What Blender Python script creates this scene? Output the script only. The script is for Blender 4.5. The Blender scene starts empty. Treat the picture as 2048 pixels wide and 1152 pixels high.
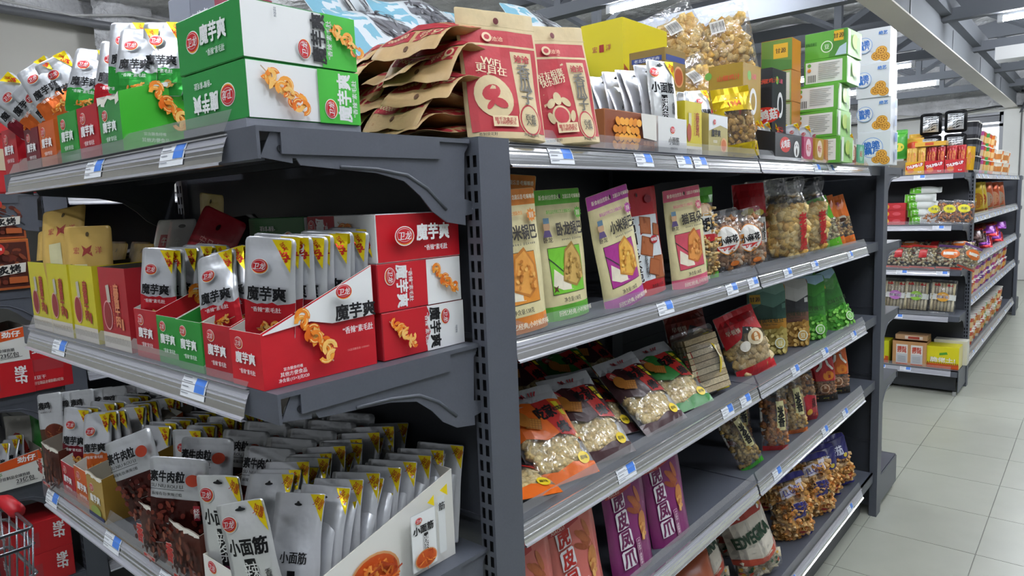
import bpy, bmesh, math, random
from mathutils import Vector, Matrix, Euler
SC = bpy.context.scene
COL = SC.collection
PI = math.pi
random.seed(7)

# ------------------------------------------------------------------ camera, world, exposure
def set_camera():
    yaw, pitch, roll = math.radians(40.632), math.radians(-6.84), math.radians(-2.23)
    f = Vector((math.cos(yaw)*math.cos(pitch), math.sin(yaw)*math.cos(pitch), math.sin(pitch)))
    r = Vector((math.sin(yaw), -math.cos(yaw), 0))
    u = r.cross(f)
    r2 = r*math.cos(roll) + u*math.sin(roll)
    u2 = u*math.cos(roll) - r*math.sin(roll)
    cd = bpy.data.cameras.new('camera'); cd.sensor_width = 36; cd.lens = 36*1386.08/2048
    cd.clip_start = .02; cd.clip_end = 60
    co = bpy.data.objects.new('camera', cd); COL.objects.link(co)
    m = Matrix((r2, u2, -f)).transposed().to_4x4(); m.translation = (-.748, -.695, 1.408)
    co.matrix_world = m
    SC.camera = co
set_camera()
W = bpy.data.worlds.new('world'); SC.world = W; W.use_nodes = True
W.node_tree.nodes['Background'].inputs[0].default_value = (.93, .96, 1, 1)
W.node_tree.nodes['Background'].inputs[1].default_value = .12
SC.view_settings.view_transform = 'Standard'
SC.view_settings.look = 'None'
SC.view_settings.gamma = 1
SC.view_settings.use_curve_mapping = False
SC.view_settings.exposure = .86
SC.cycles.max_bounces = 7
SC.cycles.transparent_max_bounces = 14
SC.cycles.caustics_reflective = False
SC.cycles.caustics_refractive = False

# ------------------------------------------------------------------ materials
def lin(h):
    c = [int(h[i:i+2], 16)/255 for i in (0, 2, 4)]
    return [x/12.92 if x <= .04045 else ((x+.055)/1.055)**2.4 for x in c] + [1]
MATS = {}
def M(h, kind='card'):
    k = (h, kind)
    if k in MATS: return MATS[k]
    m = bpy.data.materials.new(kind+'_'+h); m.use_nodes = True
    nt = m.node_tree; b = nt.nodes['Principled BSDF']; c = lin(h)
    b.inputs['Base Color'].default_value = c
    def bump(scale, strength, detail=3, dist=.02, stretch=None):
        n = nt.nodes.new('ShaderNodeTexNoise'); n.inputs['Scale'].default_value = scale; n.inputs['Detail'].default_value = detail
        tc = nt.nodes.new('ShaderNodeTexCoord')
        if stretch:
            mp = nt.nodes.new('ShaderNodeMapping'); mp.inputs['Scale'].default_value = stretch
            nt.links.new(tc.outputs['Object'], mp.inputs['Vector']); nt.links.new(mp.outputs[0], n.inputs['Vector'])
        else: nt.links.new(tc.outputs['Object'], n.inputs['Vector'])
        bp = nt.nodes.new('ShaderNodeBump'); bp.inputs['Strength'].default_value = strength; bp.inputs['Distance'].default_value = dist
        nt.links.new(n.outputs[0], bp.inputs['Height']); nt.links.new(bp.outputs[0], b.inputs['Normal'])
        return n
    def vary(n, a, z):
        r = nt.nodes.new('ShaderNodeValToRGB')
        r.color_ramp.elements[0].color = [x*a for x in c[:3]]+[1]; r.color_ramp.elements[1].color = [min(1, x*z) for x in c[:3]]+[1]
        r.color_ramp.elements[0].position = .3; r.color_ramp.elements[1].position = .7
        nt.links.new(n.outputs[0], r.inputs[0]); nt.links.new(r.outputs[0], b.inputs['Base Color'])
    R = b.inputs['Roughness']
    if kind == 'card': R.default_value = .38; b.inputs['Specular IOR Level'].default_value = .45
    elif kind == 'matte': R.default_value = .8; b.inputs['Specular IOR Level'].default_value = .2
    elif kind == 'print': R.default_value = .4; b.inputs['Specular IOR Level'].default_value = .4
    elif kind == 'pouch': R.default_value = .3; bump(38, .35, 2, .004)
    elif kind == 'foil': R.default_value = .3; b.inputs['Metallic'].default_value = .55; bump(45, .4, 2, .004)
    elif kind == 'kraft': R.default_value = .55; vary(bump(60, .3, 4, .003), .93, 1.05)
    elif kind == 'steel': R.default_value = .42; vary(bump(300, .05, 2, .001), .96, 1.04)
    elif kind == 'metal': R.default_value = .25; b.inputs['Metallic'].default_value = .9
    elif kind == 'food': R.default_value = .6; vary(bump(220, .5, 3, .003), .72, 1.15)
    elif kind == 'tile': R.default_value = .3; vary(bump(6, .04, 5, .004), .95, 1.03)
    elif kind == 'plaster': R.default_value = .9; vary(bump(1.1, .3, 6, .02), .9, 1.04)
    elif kind == 'foam': R.default_value = .95; vary(bump(3.2, 1, 7, .25), .72, 1.12)
    elif kind == 'lamp':
        b.inputs['Emission Color'].default_value = c; b.inputs['Emission Strength'].default_value = 88
    elif kind == 'glow':
        b.inputs['Emission Color'].default_value = c; b.inputs['Emission Strength'].default_value = 1.6
    elif kind in ('film', 'rail', 'riser'):
        nt.nodes.remove(b); out = nt.nodes['Material Output']
        tr = nt.nodes.new('ShaderNodeBsdfTransparent'); gl = nt.nodes.new('ShaderNodeBsdfGlossy'); df = nt.nodes.new('ShaderNodeBsdfDiffuse')
        tr.inputs[0].default_value = (.99, .99, 1, 1); gl.inputs[0].default_value = (1, 1, 1, 1); df.inputs[0].default_value = c
        lw = nt.nodes.new('ShaderNodeLayerWeight'); lw.inputs[0].default_value = .35
        m1 = nt.nodes.new('ShaderNodeMixShader'); m2 = nt.nodes.new('ShaderNodeMixShader')
        gl.inputs['Roughness'].default_value = {'film': .12, 'rail': .2, 'riser': .1}[kind]
        m1.inputs[0].default_value = {'film': .035, 'rail': .6, 'riser': .13}[kind]
        mm = nt.nodes.new('ShaderNodeMath'); mm.operation = 'MULTIPLY_ADD'
        mm.inputs[1].default_value = {'film': .42, 'rail': .8, 'riser': .4}[kind]; mm.inputs[2].default_value = {'film': .05, 'rail': .2, 'riser': .04}[kind]
        nt.links.new(lw.outputs['Fresnel'], mm.inputs[0]); nt.links.new(mm.outputs[0], m2.inputs[0])
        nt.links.new(tr.outputs[0], m1.inputs[1]); nt.links.new(df.outputs[0], m1.inputs[2])
        nt.links.new(m1.outputs[0], m2.inputs[1]); nt.links.new(gl.outputs[0], m2.inputs[2]); nt.links.new(m2.outputs[0], out.inputs[0])
        if kind == 'film':
            n = nt.nodes.new('ShaderNodeTexNoise'); n.inputs['Scale'].default_value = 26; n.inputs['Detail'].default_value = 2
            tc = nt.nodes.new('ShaderNodeTexCoord'); nt.links.new(tc.outputs['Object'], n.inputs['Vector'])
            bp = nt.nodes.new('ShaderNodeBump'); bp.inputs['Strength'].default_value = .9; bp.inputs['Distance'].default_value = .012
            nt.links.new(n.outputs[0], bp.inputs['Height']); nt.links.new(bp.outputs[0], gl.inputs['Normal']); nt.links.new(bp.outputs[0], lw.inputs['Normal'])
    MATS[k] = m
    return m

# ------------------------------------------------------------------ mesh builder
class MB:
    def __init__(s): s.v = []; s.f = []; s.mi = []; s.mats = []
    def idx(s, m):
        if m not in s.mats: s.mats.append(m)
        return s.mats.index(m)
    def face(s, pts, m):
        b = len(s.v); s.v += [tuple(p) for p in pts]; s.f.append(tuple(range(b, b+len(pts)))); s.mi.append(s.idx(m))
    def box(s, x0, x1, y0, y1, z0, z1, m, skip=''):
        b = len(s.v); i = s.idx(m)
        s.v += [(x, y, z) for z in (z0, z1) for y in (y0, y1) for x in (x0, x1)]
        for n, q in (('B', (0, 2, 3, 1)), ('T', (4, 5, 7, 6)), ('F', (0, 1, 5, 4)), ('K', (2, 6, 7, 3)), ('L', (0, 4, 6, 2)), ('R', (1, 3, 7, 5))):
            if n not in skip: s.f.append(tuple(b+k for k in q)); s.mi.append(i)
    def prism(s, poly, axis, a, c, m):
        # poly: list of 2D points; axis x: (y,z), y: (x,z), z: (x,y)
        def P(u, v, t): return {'x': (t, u, v), 'y': (u, t, v), 'z': (u, v, t)}[axis]
        n = len(poly); b = len(s.v); i = s.idx(m)
        s.v += [P(u, v, a) for u, v in poly] + [P(u, v, c) for u, v in poly]
        s.f.append(tuple(range(b, b+n))); s.f.append(tuple(range(b+2*n-1, b+n-1, -1))); s.mi += [i, i]
        for k in range(n):
            s.f.append((b+k, b+(k+1) % n, b+n+(k+1) % n, b+n+k)); s.mi.append(i)
    def strip(s, prof, axis, a, c, m):
        def P(u, v, t): return {'x': (t, u, v), 'y': (u, t, v), 'z': (u, v, t)}[axis]
        for k in range(len(prof)-1):
            s.face([P(*prof[k], a), P(*prof[k+1], a), P(*prof[k+1], c), P(*prof[k], c)], m)
    def tube(s, pts, r, m, n=6, r2=None, cap=True):
        pts = [Vector(p) for p in pts]; i = s.idx(m); b = len(s.v)
        for k, p in enumerate(pts):
            d = (pts[min(k+1, len(pts)-1)]-pts[max(k-1, 0)]).normalized()
            u = d.cross(Vector((0, 0, 1)) if abs(d.z) < .9 else Vector((1, 0, 0))).normalized(); w = d.cross(u)
            rr = r if r2 is None else r+(r2-r)*k/(len(pts)-1)
            for j in range(n):
                a = 2*PI*j/n; s.v.append(tuple(p+u*math.cos(a)*rr+w*math.sin(a)*rr))
        for k in range(len(pts)-1):
            for j in range(n):
                s.f.append((b+k*n+j, b+k*n+(j+1) % n, b+(k+1)*n+(j+1) % n, b+(k+1)*n+j)); s.mi.append(i)
        if cap:
            s.f.append(tuple(b+j for j in range(n-1, -1, -1))); s.f.append(tuple(b+(len(pts)-1)*n+j for j in range(n))); s.mi += [i, i]
    def mesh(s, name, smooth=False):
        me = bpy.data.meshes.new(name); me.from_pydata(s.v, [], s.f)
        for m in s.mats: me.materials.append(m)
        me.polygons.foreach_set('material_index', s.mi)
        bm = bmesh.new(); bm.from_mesh(me); bmesh.ops.recalc_face_normals(bm, faces=bm.faces); bm.to_mesh(me); bm.free()
        if smooth: me.polygons.foreach_set('use_smooth', [True]*len(me.polygons))
        me.update(); return me
    def build(s, name, parent=None, smooth=False, loc=None):
        o = bpy.data.objects.new(name, s.mesh(name, smooth)); COL.objects.link(o)
        if parent: o.parent = parent
        if loc: o.location = loc
        return o
def tag(o, label=None, cat=None, group=None, kind=None):
    if label: o['label'] = label
    if cat: o['category'] = cat
    if group: o['group'] = group
    if kind: o['kind'] = kind
    return o
def empty(name, loc=(0, 0, 0), rot=(0, 0, 0)):
    o = bpy.data.objects.new(name, None); COL.objects.link(o); o.location = loc; o.rotation_euler = rot; o.empty_display_size = .02
    return o
# a kit is a list of (part name, mesh, index of parent part or None); inst() sets one thing out of it
def inst(kit, name, label, cat, loc, rot=0, group=None, scale=None, order='XYZ'):
    if not isinstance(rot, tuple): rot = (0, 0, rot)
    if len(kit) == 1:
        o = bpy.data.objects.new(name, kit[0][1]); COL.objects.link(o); o.location = loc; o.rotation_euler = rot
    else:
        o = empty(name, loc, rot); made = []
        for n, me, par in kit:
            c = bpy.data.objects.new(n, me); COL.objects.link(c); c.parent = o if par is None else made[par]; made.append(c)
            if n in STUFF: c['kind'] = 'stuff'
    o.rotation_mode = order
    if scale: o.scale = (scale,)*3 if not isinstance(scale, tuple) else scale
    return tag(o, label, cat, group)
STUFF = ('crisps', 'snack_pieces', 'pasta_pieces', 'wafer_pieces', 'puffed_pieces', 'sunflower_seeds', 'peanuts')

# ------------------------------------------------------------------ flat print: elements in cm on a face
def T(s, x, y, h, c, w=None, rot=0, b=.018, sh=0): return ('t', s, x, y, h, c, w, rot, b, sh)
def RC(x0, y0, x1, y1, c): return ('p', [(x0, y0), (x1, y0), (x1, y1), (x0, y1)], c)
def PG(pts, c): return ('p', pts, c)
def EL(x, y, rx, ry, c, n=22, rot=0):
    cr, sr = math.cos(rot), math.sin(rot)
    return ('p', [(x+rx*math.cos(2*PI*k/n)*cr-ry*math.sin(2*PI*k/n)*sr, y+rx*math.cos(2*PI*k/n)*sr+ry*math.sin(2*PI*k/n)*cr) for k in range(n)], c)
def ARC(x, y, r, wd, a0, a1, c, n=9):
    o = [(x+(r+wd/2)*math.cos(a0+(a1-a0)*k/n), y+(r+wd/2)*math.sin(a0+(a1-a0)*k/n)) for k in range(n+1)]
    i = [(x+(r-wd/2)*math.cos(a0+(a1-a0)*k/n), y+(r-wd/2)*math.sin(a0+(a1-a0)*k/n)) for k in range(n, -1, -1)]
    return ('p', o+i, c)
def LN(x0, y0, x1, y1, wd, c):
    d = math.hypot(x1-x0, y1-y0) or 1; nx, ny = -(y1-y0)/d*wd/2, (x1-x0)/d*wd/2
    return ('p', [(x0+nx, y0+ny), (x0-nx, y0-ny), (x1-nx, y1-ny), (x1+nx, y1+ny)], c)
def rotd(els, cx, cy, a, k=1):
    """elements turned by a about the origin, scaled by k, then moved to (cx,cy)"""
    ca, sa = math.cos(a), math.sin(a); out = []
    for e in els:
        if e[0] == 'p': out.append(('p', [(cx+k*(x*ca-y*sa), cy+k*(x*sa+y*ca)) for x, y in e[1]], e[2]))
        else:
            x, y = e[2], e[3]
            out.append(('t', e[1], cx+k*(x*ca-y*sa), cy+k*(x*sa+y*ca), e[4]*k, e[5], e[6]*k if e[6] else None, e[7]+a, e[8], e[9]))
    return out
_TX = {}
_tc = bpy.data.curves.new('lettering', 'FONT'); _to = bpy.data.objects.new('lettering', _tc); COL.objects.link(_to)
def glyphs(s):
    k = s
    if k not in _TX:
        _tc.body = s; _tc.size = 1; _tc.resolution_u = 2; _tc.offset = 0; _tc.space_line = .78; _tc.align_x = 'CENTER'
        bpy.context.view_layer.update()
        me = bpy.data.meshes.new_from_object(_to.evaluated_get(bpy.context.evaluated_depsgraph_get()))
        vs = [(v.co.x, v.co.y) for v in me.vertices]; fs = [tuple(p.vertices) for p in me.polygons]
        bpy.data.meshes.remove(me)
        if vs:
            x0, x1 = min(v[0] for v in vs), max(v[0] for v in vs); y0, y1 = min(v[1] for v in vs), max(v[1] for v in vs)
            _TX[k] = ([(v[0]-(x0+x1)/2, v[1]-(y0+y1)/2) for v in vs], fs, max(x1-x0, .01), max(y1-y0, .01))
        else: _TX[k] = ([], [], 1, 1)
    return _TX[k]
def decal(name, els, F, grid=None, lay=0, kind='print'):
    """one print mesh: elements (cm) mapped by F(x,y,offset) in metres; grid = (dx,dy) cm cut lines on curved faces"""
    bm = bmesh.new(); mats = []
    lv = bm.verts.layers.float.new('lay')
    for n, e in enumerate(els):
        off = .0004+.00018*(n+lay)
        if e[0] == 'p': vs = e[1]; fs = [tuple(range(len(vs)))]; c = e[2]
        else:
            g, fs, gw, gh = glyphs(e[1]); k = e[4]/gh; kx = e[6]/gw if e[6] else k
            # heavier strokes: the same glyphs again, shifted by the weight
            wt = min(.032, max(0, e[8])); sh_ = [(0, 0)] if wt < .012 else [(-wt, 0), (wt, 0)] if wt < .025 else [(-wt, -wt), (wt, wt), (-wt, wt), (wt, -wt)]; nv = len(g)
            g = [(x+dx*k/kx, y+dy) for dx, dy in sh_ for x, y in g]; fs = [tuple(i+nv*q for i in f) for q in range(len(sh_)) for f in fs]
            ca, sa = math.cos(e[7]), math.sin(e[7]); c = e[5]
            vs = [(e[2]+(x*kx+y*k*e[9])*ca-y*k*sa, e[3]+(x*kx+y*k*e[9])*sa+y*k*ca) for x, y in g]
        m = M(c, kind)
        if m not in mats: mats.append(m)
        bv = []
        step = nv if e[0] == 't' else len(vs)
        for q, (x, y) in enumerate(vs):
            v = bm.verts.new((x, y, 0)); v[lv] = off+.00004*(q//max(1, step)); bv.append(v)
        for f in fs:
            try: bf = bm.faces.new([bv[i] for i in f]); bf.material_index = mats.index(m)
            except ValueError: pass
    if grid and len(bm.verts):
        xs = [v.co.x for v in bm.verts]; ys = [v.co.y for v in bm.verts]
        for ax, lo, hi, st in ((0, min(xs), max(xs), grid[0]), (1, min(ys), max(ys), grid[1])):
            k = math.floor(lo/st)+1
            while k*st < hi-1e-4:
                co = [0, 0, 0]; no = [0, 0, 0]; co[ax] = k*st; no[ax] = 1
                bmesh.ops.bisect_plane(bm, geom=bm.verts[:]+bm.edges[:]+bm.faces[:], dist=1e-5, plane_co=co, plane_no=no)
                k += 1
    for v in bm.verts: v.co = F(v.co.x*.01, v.co.y*.01, v[lv] or .0006)
    me = bpy.data.meshes.new(name); bm.to_mesh(me); bm.free()
    for m in mats: me.materials.append(m)
    return me
# ------------------------------------------------------------------ the building
def struct(o): o['kind'] = 'structure'; return o
def make_floor():
    b = MB(); b.box(-6, 12.2, -6, 6.3, -.12, -.004, M('8d8e86', 'matte')); fl = struct(b.build('floor'))
    t = MB(); g = .0016
    t.box(-.2+g, .2-g, -.2+g, .2-g, -.004, 0, M('aaada0', 'tile'), 'B'); me = t.mesh('floor_tile')
    cells = []
    for i in range(-13, 26):
        for j in range(-9, 8):
            x, y = 1.906+.4*i+.2, .023+.4*j+.2
            if x < 12 and y < 3.2: cells.append((x, y))
    def near(c): # tiles one can see from the aisle first
        x, y = c; return (0 if (y < .2 and x > 1 and abs(y+.7) < .2+.25*(x+.75)) else 3)+math.hypot(x+.75, y+.7)*.3
    cells.sort(key=near)
    for x, y in cells[:290]:
        o = bpy.data.objects.new('floor_tile', me); COL.objects.link(o); o.parent = fl; o.location = (x, y, 0)
    r = MB()
    for x, y in cells[290:]: r.box(x-.2+g, x+.2-g, y-.2+g, y+.2-g, -.004, 0, M('aaada0', 'tile'), 'B')
    o = r.build('floor_tile_field', fl); o['kind'] = 'stuff'
make_floor()
def bumpy(name, P, nu, nv, amp, mat, seed):
    rnd = random.Random(seed); b = MB()
    from mathutils import noise
    pts = [[P(i/nu, j/nv, amp*(noise.fractal(Vector((i/nu*31+seed, j/nv*23, 0)), 1., 2., 4))) for j in range(nv+1)] for i in range(nu+1)]
    vs = [p for row in pts for p in row]; b.v = vs; k = b.idx(mat)
    for i in range(nu):
        for j in range(nv):
            q = i*(nv+1)+j; b.f.append((q, q+1, q+nv+2, q+nv+1)); b.mi.append(k)
    return b.build(name, smooth=True)
FOAM = M('e0e1e4', 'foam')
struct(bumpy('ceiling', lambda u, v, n: (-6+18.2*u, -6+12.3*v, 3.3+n), 120, 90, .05, FOAM, 3))
def walls():
    b = MB(); P = M('d6d4cc', 'plaster'); b.box(-6, 12.2, 6.2, 6.35, 0, 3.4, P); wl = struct(b.build('wall_left'))
    # foam skirt, pillar and conduits on the side wall
    o = bumpy('wall_foam', lambda u, v, n: (-6+18*u, 6.13+n*.6, 3.16+.2*v+.04*math.sin(u*40)), 90, 4, .05, FOAM, 8); o.parent = wl
    p = MB(); p.box(1.8, 1.98, 6.05, 6.2, 0, 3.3, M('a9a8a5', 'plaster')); p.build('recess_shade', wl)  # darker box painted to stand for the shade of a narrow wall recess
    o = bumpy('foam_run', lambda u, v, n: (1.68+.5*u, 6.02-.05*math.sin(PI*u)+n*.7, 2.86+.45*v), 16, 16, .05, FOAM, 5); o.parent = wl
    c = MB(); c.tube([(-3, 6.02, 3.1), (.9, 6.02, 3.1), (1.5, 6.0, 3.09), (1.9, 5.95, 3.08), (2.3, 6.0, 3.16), (3.5, 6.02, 3.15), (9, 6.02, 3.15)], .035, M('6b6d72', 'steel'), 8); c.build('conduit', wl, True)
    c = MB(); c.tube([(.2, 5.95, 3.2), (1, 5.95, 3.15), (1.5, 5.95, 3.12), (1.95, 5.9, 3.19), (2.6, 5.95, 3.2)], .01, M('c8c8c8', 'matte'), 6); c.build('cable', wl, True)
    for x, z in ((1.35, 2.62), (1.47, 2.61), (1.42, 2.56)):
        k = MB(); k.tube([(x, 6.185, z), (x, 6.2, z)], .02, M('5a5650', 'matte'), 8); k.build('nail_hole', wl)
    # back wall with the window
    b = MB(); Q = M('d2d3cf', 'plaster'); y0, y1, z0, z1 = .52, 1.5, 1.6, 2.5
    b.box(12, 12.15, -6, y0, 0, 3.4, Q); b.box(12, 12.15, y1, 6.2, 0, 3.4, Q); b.box(12, 12.15, y0, y1, 0, z0, Q); b.box(12, 12.15, y0, y1, z1, 3.4, Q)
    wb = struct(b.build('wall_back'))
    o = bumpy('wall_foam', lambda u, v, n: (11.93+n*.7, -3+9*u, 2.56+.8*v+.03*math.sin(u*60)), 80, 16, .09, FOAM, 12); o.parent = wb
    c = MB(); c.tube([(11.85, -2, 2.5), (11.85, .2, 2.53), (11.85, .6, 2.57), (11.85, 1.2, 2.52), (11.85, 2.4, 2.5), (11.85, 5, 2.5)], .012, M('3c3d40', 'matte'), 6); c.build('cable', wb, True)
    c = MB(); c.tube([(11.97, .3, .5), (11.97, .3, 2.52)], .008, M('6a6a6a', 'matte'), 6); c.build('cable', wb, True)
    b = MB(); S = M('8e9196', 'steel')
    for a in ((y0, y0+.05, z0, z1), (y1-.05, y1, z0, z1), (y0, y1, z1-.05, z1), (y0, y1, z0, z0+.05), (.98, 1.02, z0, z1), (y0, y1, 2.29, 2.33)): b.box(12.02, 12.1, *a, S)
    w = struct(b.build('window_1'))
    b = MB(); b.box(12.02, 12.07, y0+.03, y1-.03, 2.36, 2.46, M('5d6066', 'steel')); b.build('window_blind', w)
    b = MB(); b.box(12.115, 12.12, y0, y1, z0, z1, M('eef4ff', 'glow')); b.build('pane', w)
walls()
def roof_steel():
    G = M('7d8186', 'matte'); D = M('70747a', 'matte'); L = M('e9e5dd', 'plaster')
    b = MB(); b.box(-5, 12, .37, .48, 2.552, 2.76, G); o = struct(b.build('trim_1'))
    c = MB(); c.box(-5, 12, .345, .5, 2.54, 2.552, L); c.build('flange', o)  # pale colour carries the light reflected on the beam's underside
    c = MB(); c.box(-5, 12, .30, .44, 2.76, 2.9, D); c.build('upper_web', o)
    for x in (3.1, 4.7, 6.4, 8.1, 9.9):
        c = MB(); c.box(x, x+.03, .365, .368, 2.57, 2.74, M('5c6066', 'steel')); c.build('seam', o)
    n = 2
    for X, z, h in ((3.65, 2.79, .08), (4.15, 2.6, .16), (5.9, 2.72, .09), (7.6, 2.72, .09), (9.3, 2.72, .09), (10.9, 2.72, .09)):
        b = MB(); b.box(X-.05, X+.05, -4, 3.4, z, z+h, D); o = struct(b.build('trim_%d' % n)); n += 1
        c = MB(); c.box(X-.035, X+.035, -4, 3.4, 3.12, 3.3, D); c.build('top_chord', o)
        for k in range(5):
            y = -2.9+1.35*k
            c = MB(); c.box(X-.03, X+.03, y-.03, y+.03, z+h, 3.12, D); c.build('hanger', o)
            for s in (-1, 1):
                c = MB(); c.tube([(X, y, z+h), (X, y+s*.55, 3.12)], .028, D, 4); c.build('brace', o)
    b = MB(); b.tube([(11.8, .3, 2.75), (11.75, .1, 2.7), (11.7, .12, 2.5), (11.8, .3, 2.45), (11.72, .2, 2.72)], .02, M('55585d', 'matte'), 6)
    tag(b.build('cable_coil', smooth=True), 'coil of dark cable hung where the main beam meets the back wall', 'cable')
roof_steel()
def tube_lamp(x, y, label, z=2.7, ln=1.2):
    t = empty('tube_light', (x, y, z)); tag(t, label, 'lamp', 'tube lights under the roof')
    b = MB(); b.tube([(0, -ln/2, -.02), (0, ln/2, -.02)], .018, M('f4f8ff', 'lamp'), 8); b.build('tube', t)
    b = MB(); b.box(-.02, .02, -ln/2-.03, ln/2+.03, 0, .02, M('d9dadb', 'card')); b.build('batten', t)
    for s in (-1, 1):
        b = MB(); b.box(-.022, .022, s*(ln/2+.012)-.018, s*(ln/2+.012)+.018, -.042, 0, M('c9cbcc', 'card')); b.build('end_cap', t)
LP = 'white fluorescent tube light fixed under a roof purlin'
for x, y in ((3.65, 1.45), (5.95, -.62), (7.6, 1.5), (7.6, -.9), (9.3, 1.55), (9.3, -.8)): tube_lamp(x, y, LP, 2.77 if x < 4 else 2.7)
for x, y in ((4.2, -1.5), (2.3, -1.1), (.7, -1.1), (-.9, -1.2), (-2.6, -.4), (-1.3, 1.2), (.6, 2.9), (2.4, 4.2), (2.3, -2.9)):
    tube_lamp(x, y, 'white fluorescent tube light fixed straight to the foam ceiling', 3.235)
b = MB(); b.box(-.12, .12, -.2, .2, -.06, .06, M('d8d9d8', 'card')); o = b.build('ceiling_speaker', loc=(7.6, -.02, 2.66)); tag(o, 'small white box fixed under a purlin near the main beam', 'fixture')

# ------------------------------------------------------------------ shelving
ST = M('50545d', 'steel'); STD = M('3a3d44', 'steel')
LV = (1.505, 1.197, .888, .608, .2)
def tag_mesh(kind):
    # price tag: white paper with blue field, follows the face of the rail; local x along the rail
    b = MB(); w = .034; prof = [(-.0012, -.002), (.0042, -.012), (.0072, -.022), (.0092, -.031)]
    Wm, Bm, K = M('e9edf2', 'print'), M('4f86e0', 'print'), M('8b8f98', 'print')
    for k in range(3):
        (d0, z0), (d1, z1) = prof[k], prof[k+1]
        b.face([(-w, -d0, z0), (-w, -d1, z1), (w, -d1, z1), (w, -d0, z0)], Wm)
        if k < 2: b.face([(.004, -d0-.0005, z0-.001*(k == 0)), (.004, -d1-.0005, z1), (w-.003, -d1-.0005, z1), (w-.003, -d0-.0005, z0-.001*(k == 0))], Bm)
    for k, (zz, dd, l) in enumerate(((-.005, .0012, .022), (-.010, .0036, .027), (-.0165, .006, .018), (-.025, .0085, .02))):
        b.face([(-w+.004, -dd-.0005, zz), (-w+.004+l, -dd-.0005, zz), (-w+.004+l, -dd-.0007, zz-.0012), (-w+.004, -dd-.0007, zz-.0012)], K)
    return b.mesh('price_tag')
TAG = tag_mesh(0)
RAILP = [(.006, .0), (-.003, -.001), (.002, -.008), (.006, -.018), (.0085, -.028), (.0095, -.034), (.0135, -.0355), (.0135, -.0385), (.006, -.039)]
RISP = [(.004, .0), (-.002, .012), (-.008, .026)]
def price_rail(par, x0, x1, front, z, tags, name='price_rail'):
    """rail along local x at local y=front (out = -y), child of a shelf part"""
    b = MB(); b.strip([(front-d, z+h) for d, h in RAILP], 'x', x0, x1, M('e6e8f4', 'rail'))
    for d, h, k in ((.005, -.013, .0007), (.0078, -.0235, .0007), (.0012, -.0035, .001)):
        b.box(x0, x1, front-d-k, front-d+k, z+h-k, z+h+k, M('eceef6', 'rail'))
    o = b.build(name, par)
    b = MB(); b.strip([(front-d, z+h) for d, h in RISP], 'x', x0, x1, M('dfe3e6', 'riser')); b.build('riser_strip', par)
    for t in tags:
        c = bpy.data.objects.new('price_tag', TAG); COL.objects.link(c); c.parent = par; c.location = (t, front-.0008, z)
def steel_shelf(par, x0, x1, y0, y1, z, tags, rail=True, rx=(.012, .012), bracket=True, detail=True):
    """board in local coords: front at y0 (toward -y), back at y1"""
    b = MB(); b.box(x0, x1, y0, y1, z-.006, z, ST); b.box(x0, x1, y0, y0+.004, z-.036, z-.006, ST); b.box(x0+.02, x1-.02, y0+.004, y0+.02, z-.036, z-.033, ST)
    b.box(x0, x0+.003, y0+.03, y1-.06, z-.03, z-.006, ST); b.box(x1-.003, x1, y0+.03, y1-.06, z-.03, z-.006, ST)
    for k in range(3): b.box(x0+.01, x1-.01, y0+.06+.09*k, y0+.07+.09*k, z-.022, z-.006, STD)
    s = b.build('shelf', par)
    if rail: price_rail(s, x0+rx[0], x1-rx[1], y0, z-.001, tags)
    if bracket:
        D = y1-y0
        prof = [(y0+.02, z-.004), (y0+.005, z-.034), (y0+.045, z-.04), (y0+.045, z-.034), (y0+.05, z-.034), (y0+.055, z-.042), (y1-.17, z-.05), (y1-.125, z-.06), (y1-.098, z-.08), (y1-.077, z-.102), (y1-.05, z-.118), (y1-.012, z-.124), (y1-.012, z-.11), (y1+.004, z-.108), (y1+.004, z-.09), (y1-.012, z-.086), (y1-.008, z-.02), (y1, z-.01), (y1-.004, z-.002)]
        for xx in ((x0+.0035, x0+.0055), (x1-.0055, x1-.0035)):
            c = MB(); c.prism(prof, 'x', xx[0], xx[1], ST); k = c.build('bracket', s)
        if detail:
            for xx in (x0+.0035, x1-.0035):
                c = MB(); c.tube([(xx, y0+.11, z-.043), (xx, y1-.17, z-.045), (xx, y1-.12, z-.052), (xx, y1-.085, z-.07), (xx, y1-.05, z-.1)], .0025, ST, 6); c.build('bracket_rib', s, True)
                c = MB(); c.tube([(xx-.0012, y0+.03, z-.024), (xx+.0012, y0+.03, z-.024)], .004, M('2a2c31', 'matte'), 10); c.build('bolt_hole', s)
    return s
def slotted_post(par, x, y, w, d, H, face_y, slots=True):
    """box post, slots punched through the face at local y=face_y side (-1)"""
    b = MB(); p = .0258; n = int((H-.03)/p); sl = .017
    b.box(x, x+w, y, y+d, 0, H, ST, 'F' if slots else '')
    if slots:
        cols = [(x+w*.13, x+w*.36), (x+w*.58, x+w*.82)]
        xs = [x]+[c for cc in cols for c in cc]+[x+w]
        for k in range(5):
            if k % 2 == 0: b.face([(xs[k], y, 0), (xs[k+1], y, 0), (xs[k+1], y, H), (xs[k], y, H)], ST)
            else:
                z = 0
                for q in range(n):
                    z0 = .02+q*p; b.face([(xs[k], y, z), (xs[k+1], y, z), (xs[k+1], y, z0), (xs[k], y, z0)], ST); z = z0+sl
                b.face([(xs[k], y, z), (xs[k+1], y, z), (xs[k+1], y, H), (xs[k], y, H)], ST)
        b.face([(x, y+.006, 0), (x+w, y+.006, 0), (x+w, y+.006, H), (x, y+.006, H)], M('15161a', 'matte'))  # near-black sheet stands in for the shade inside the hollow post
    return b.build('post', par)
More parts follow.
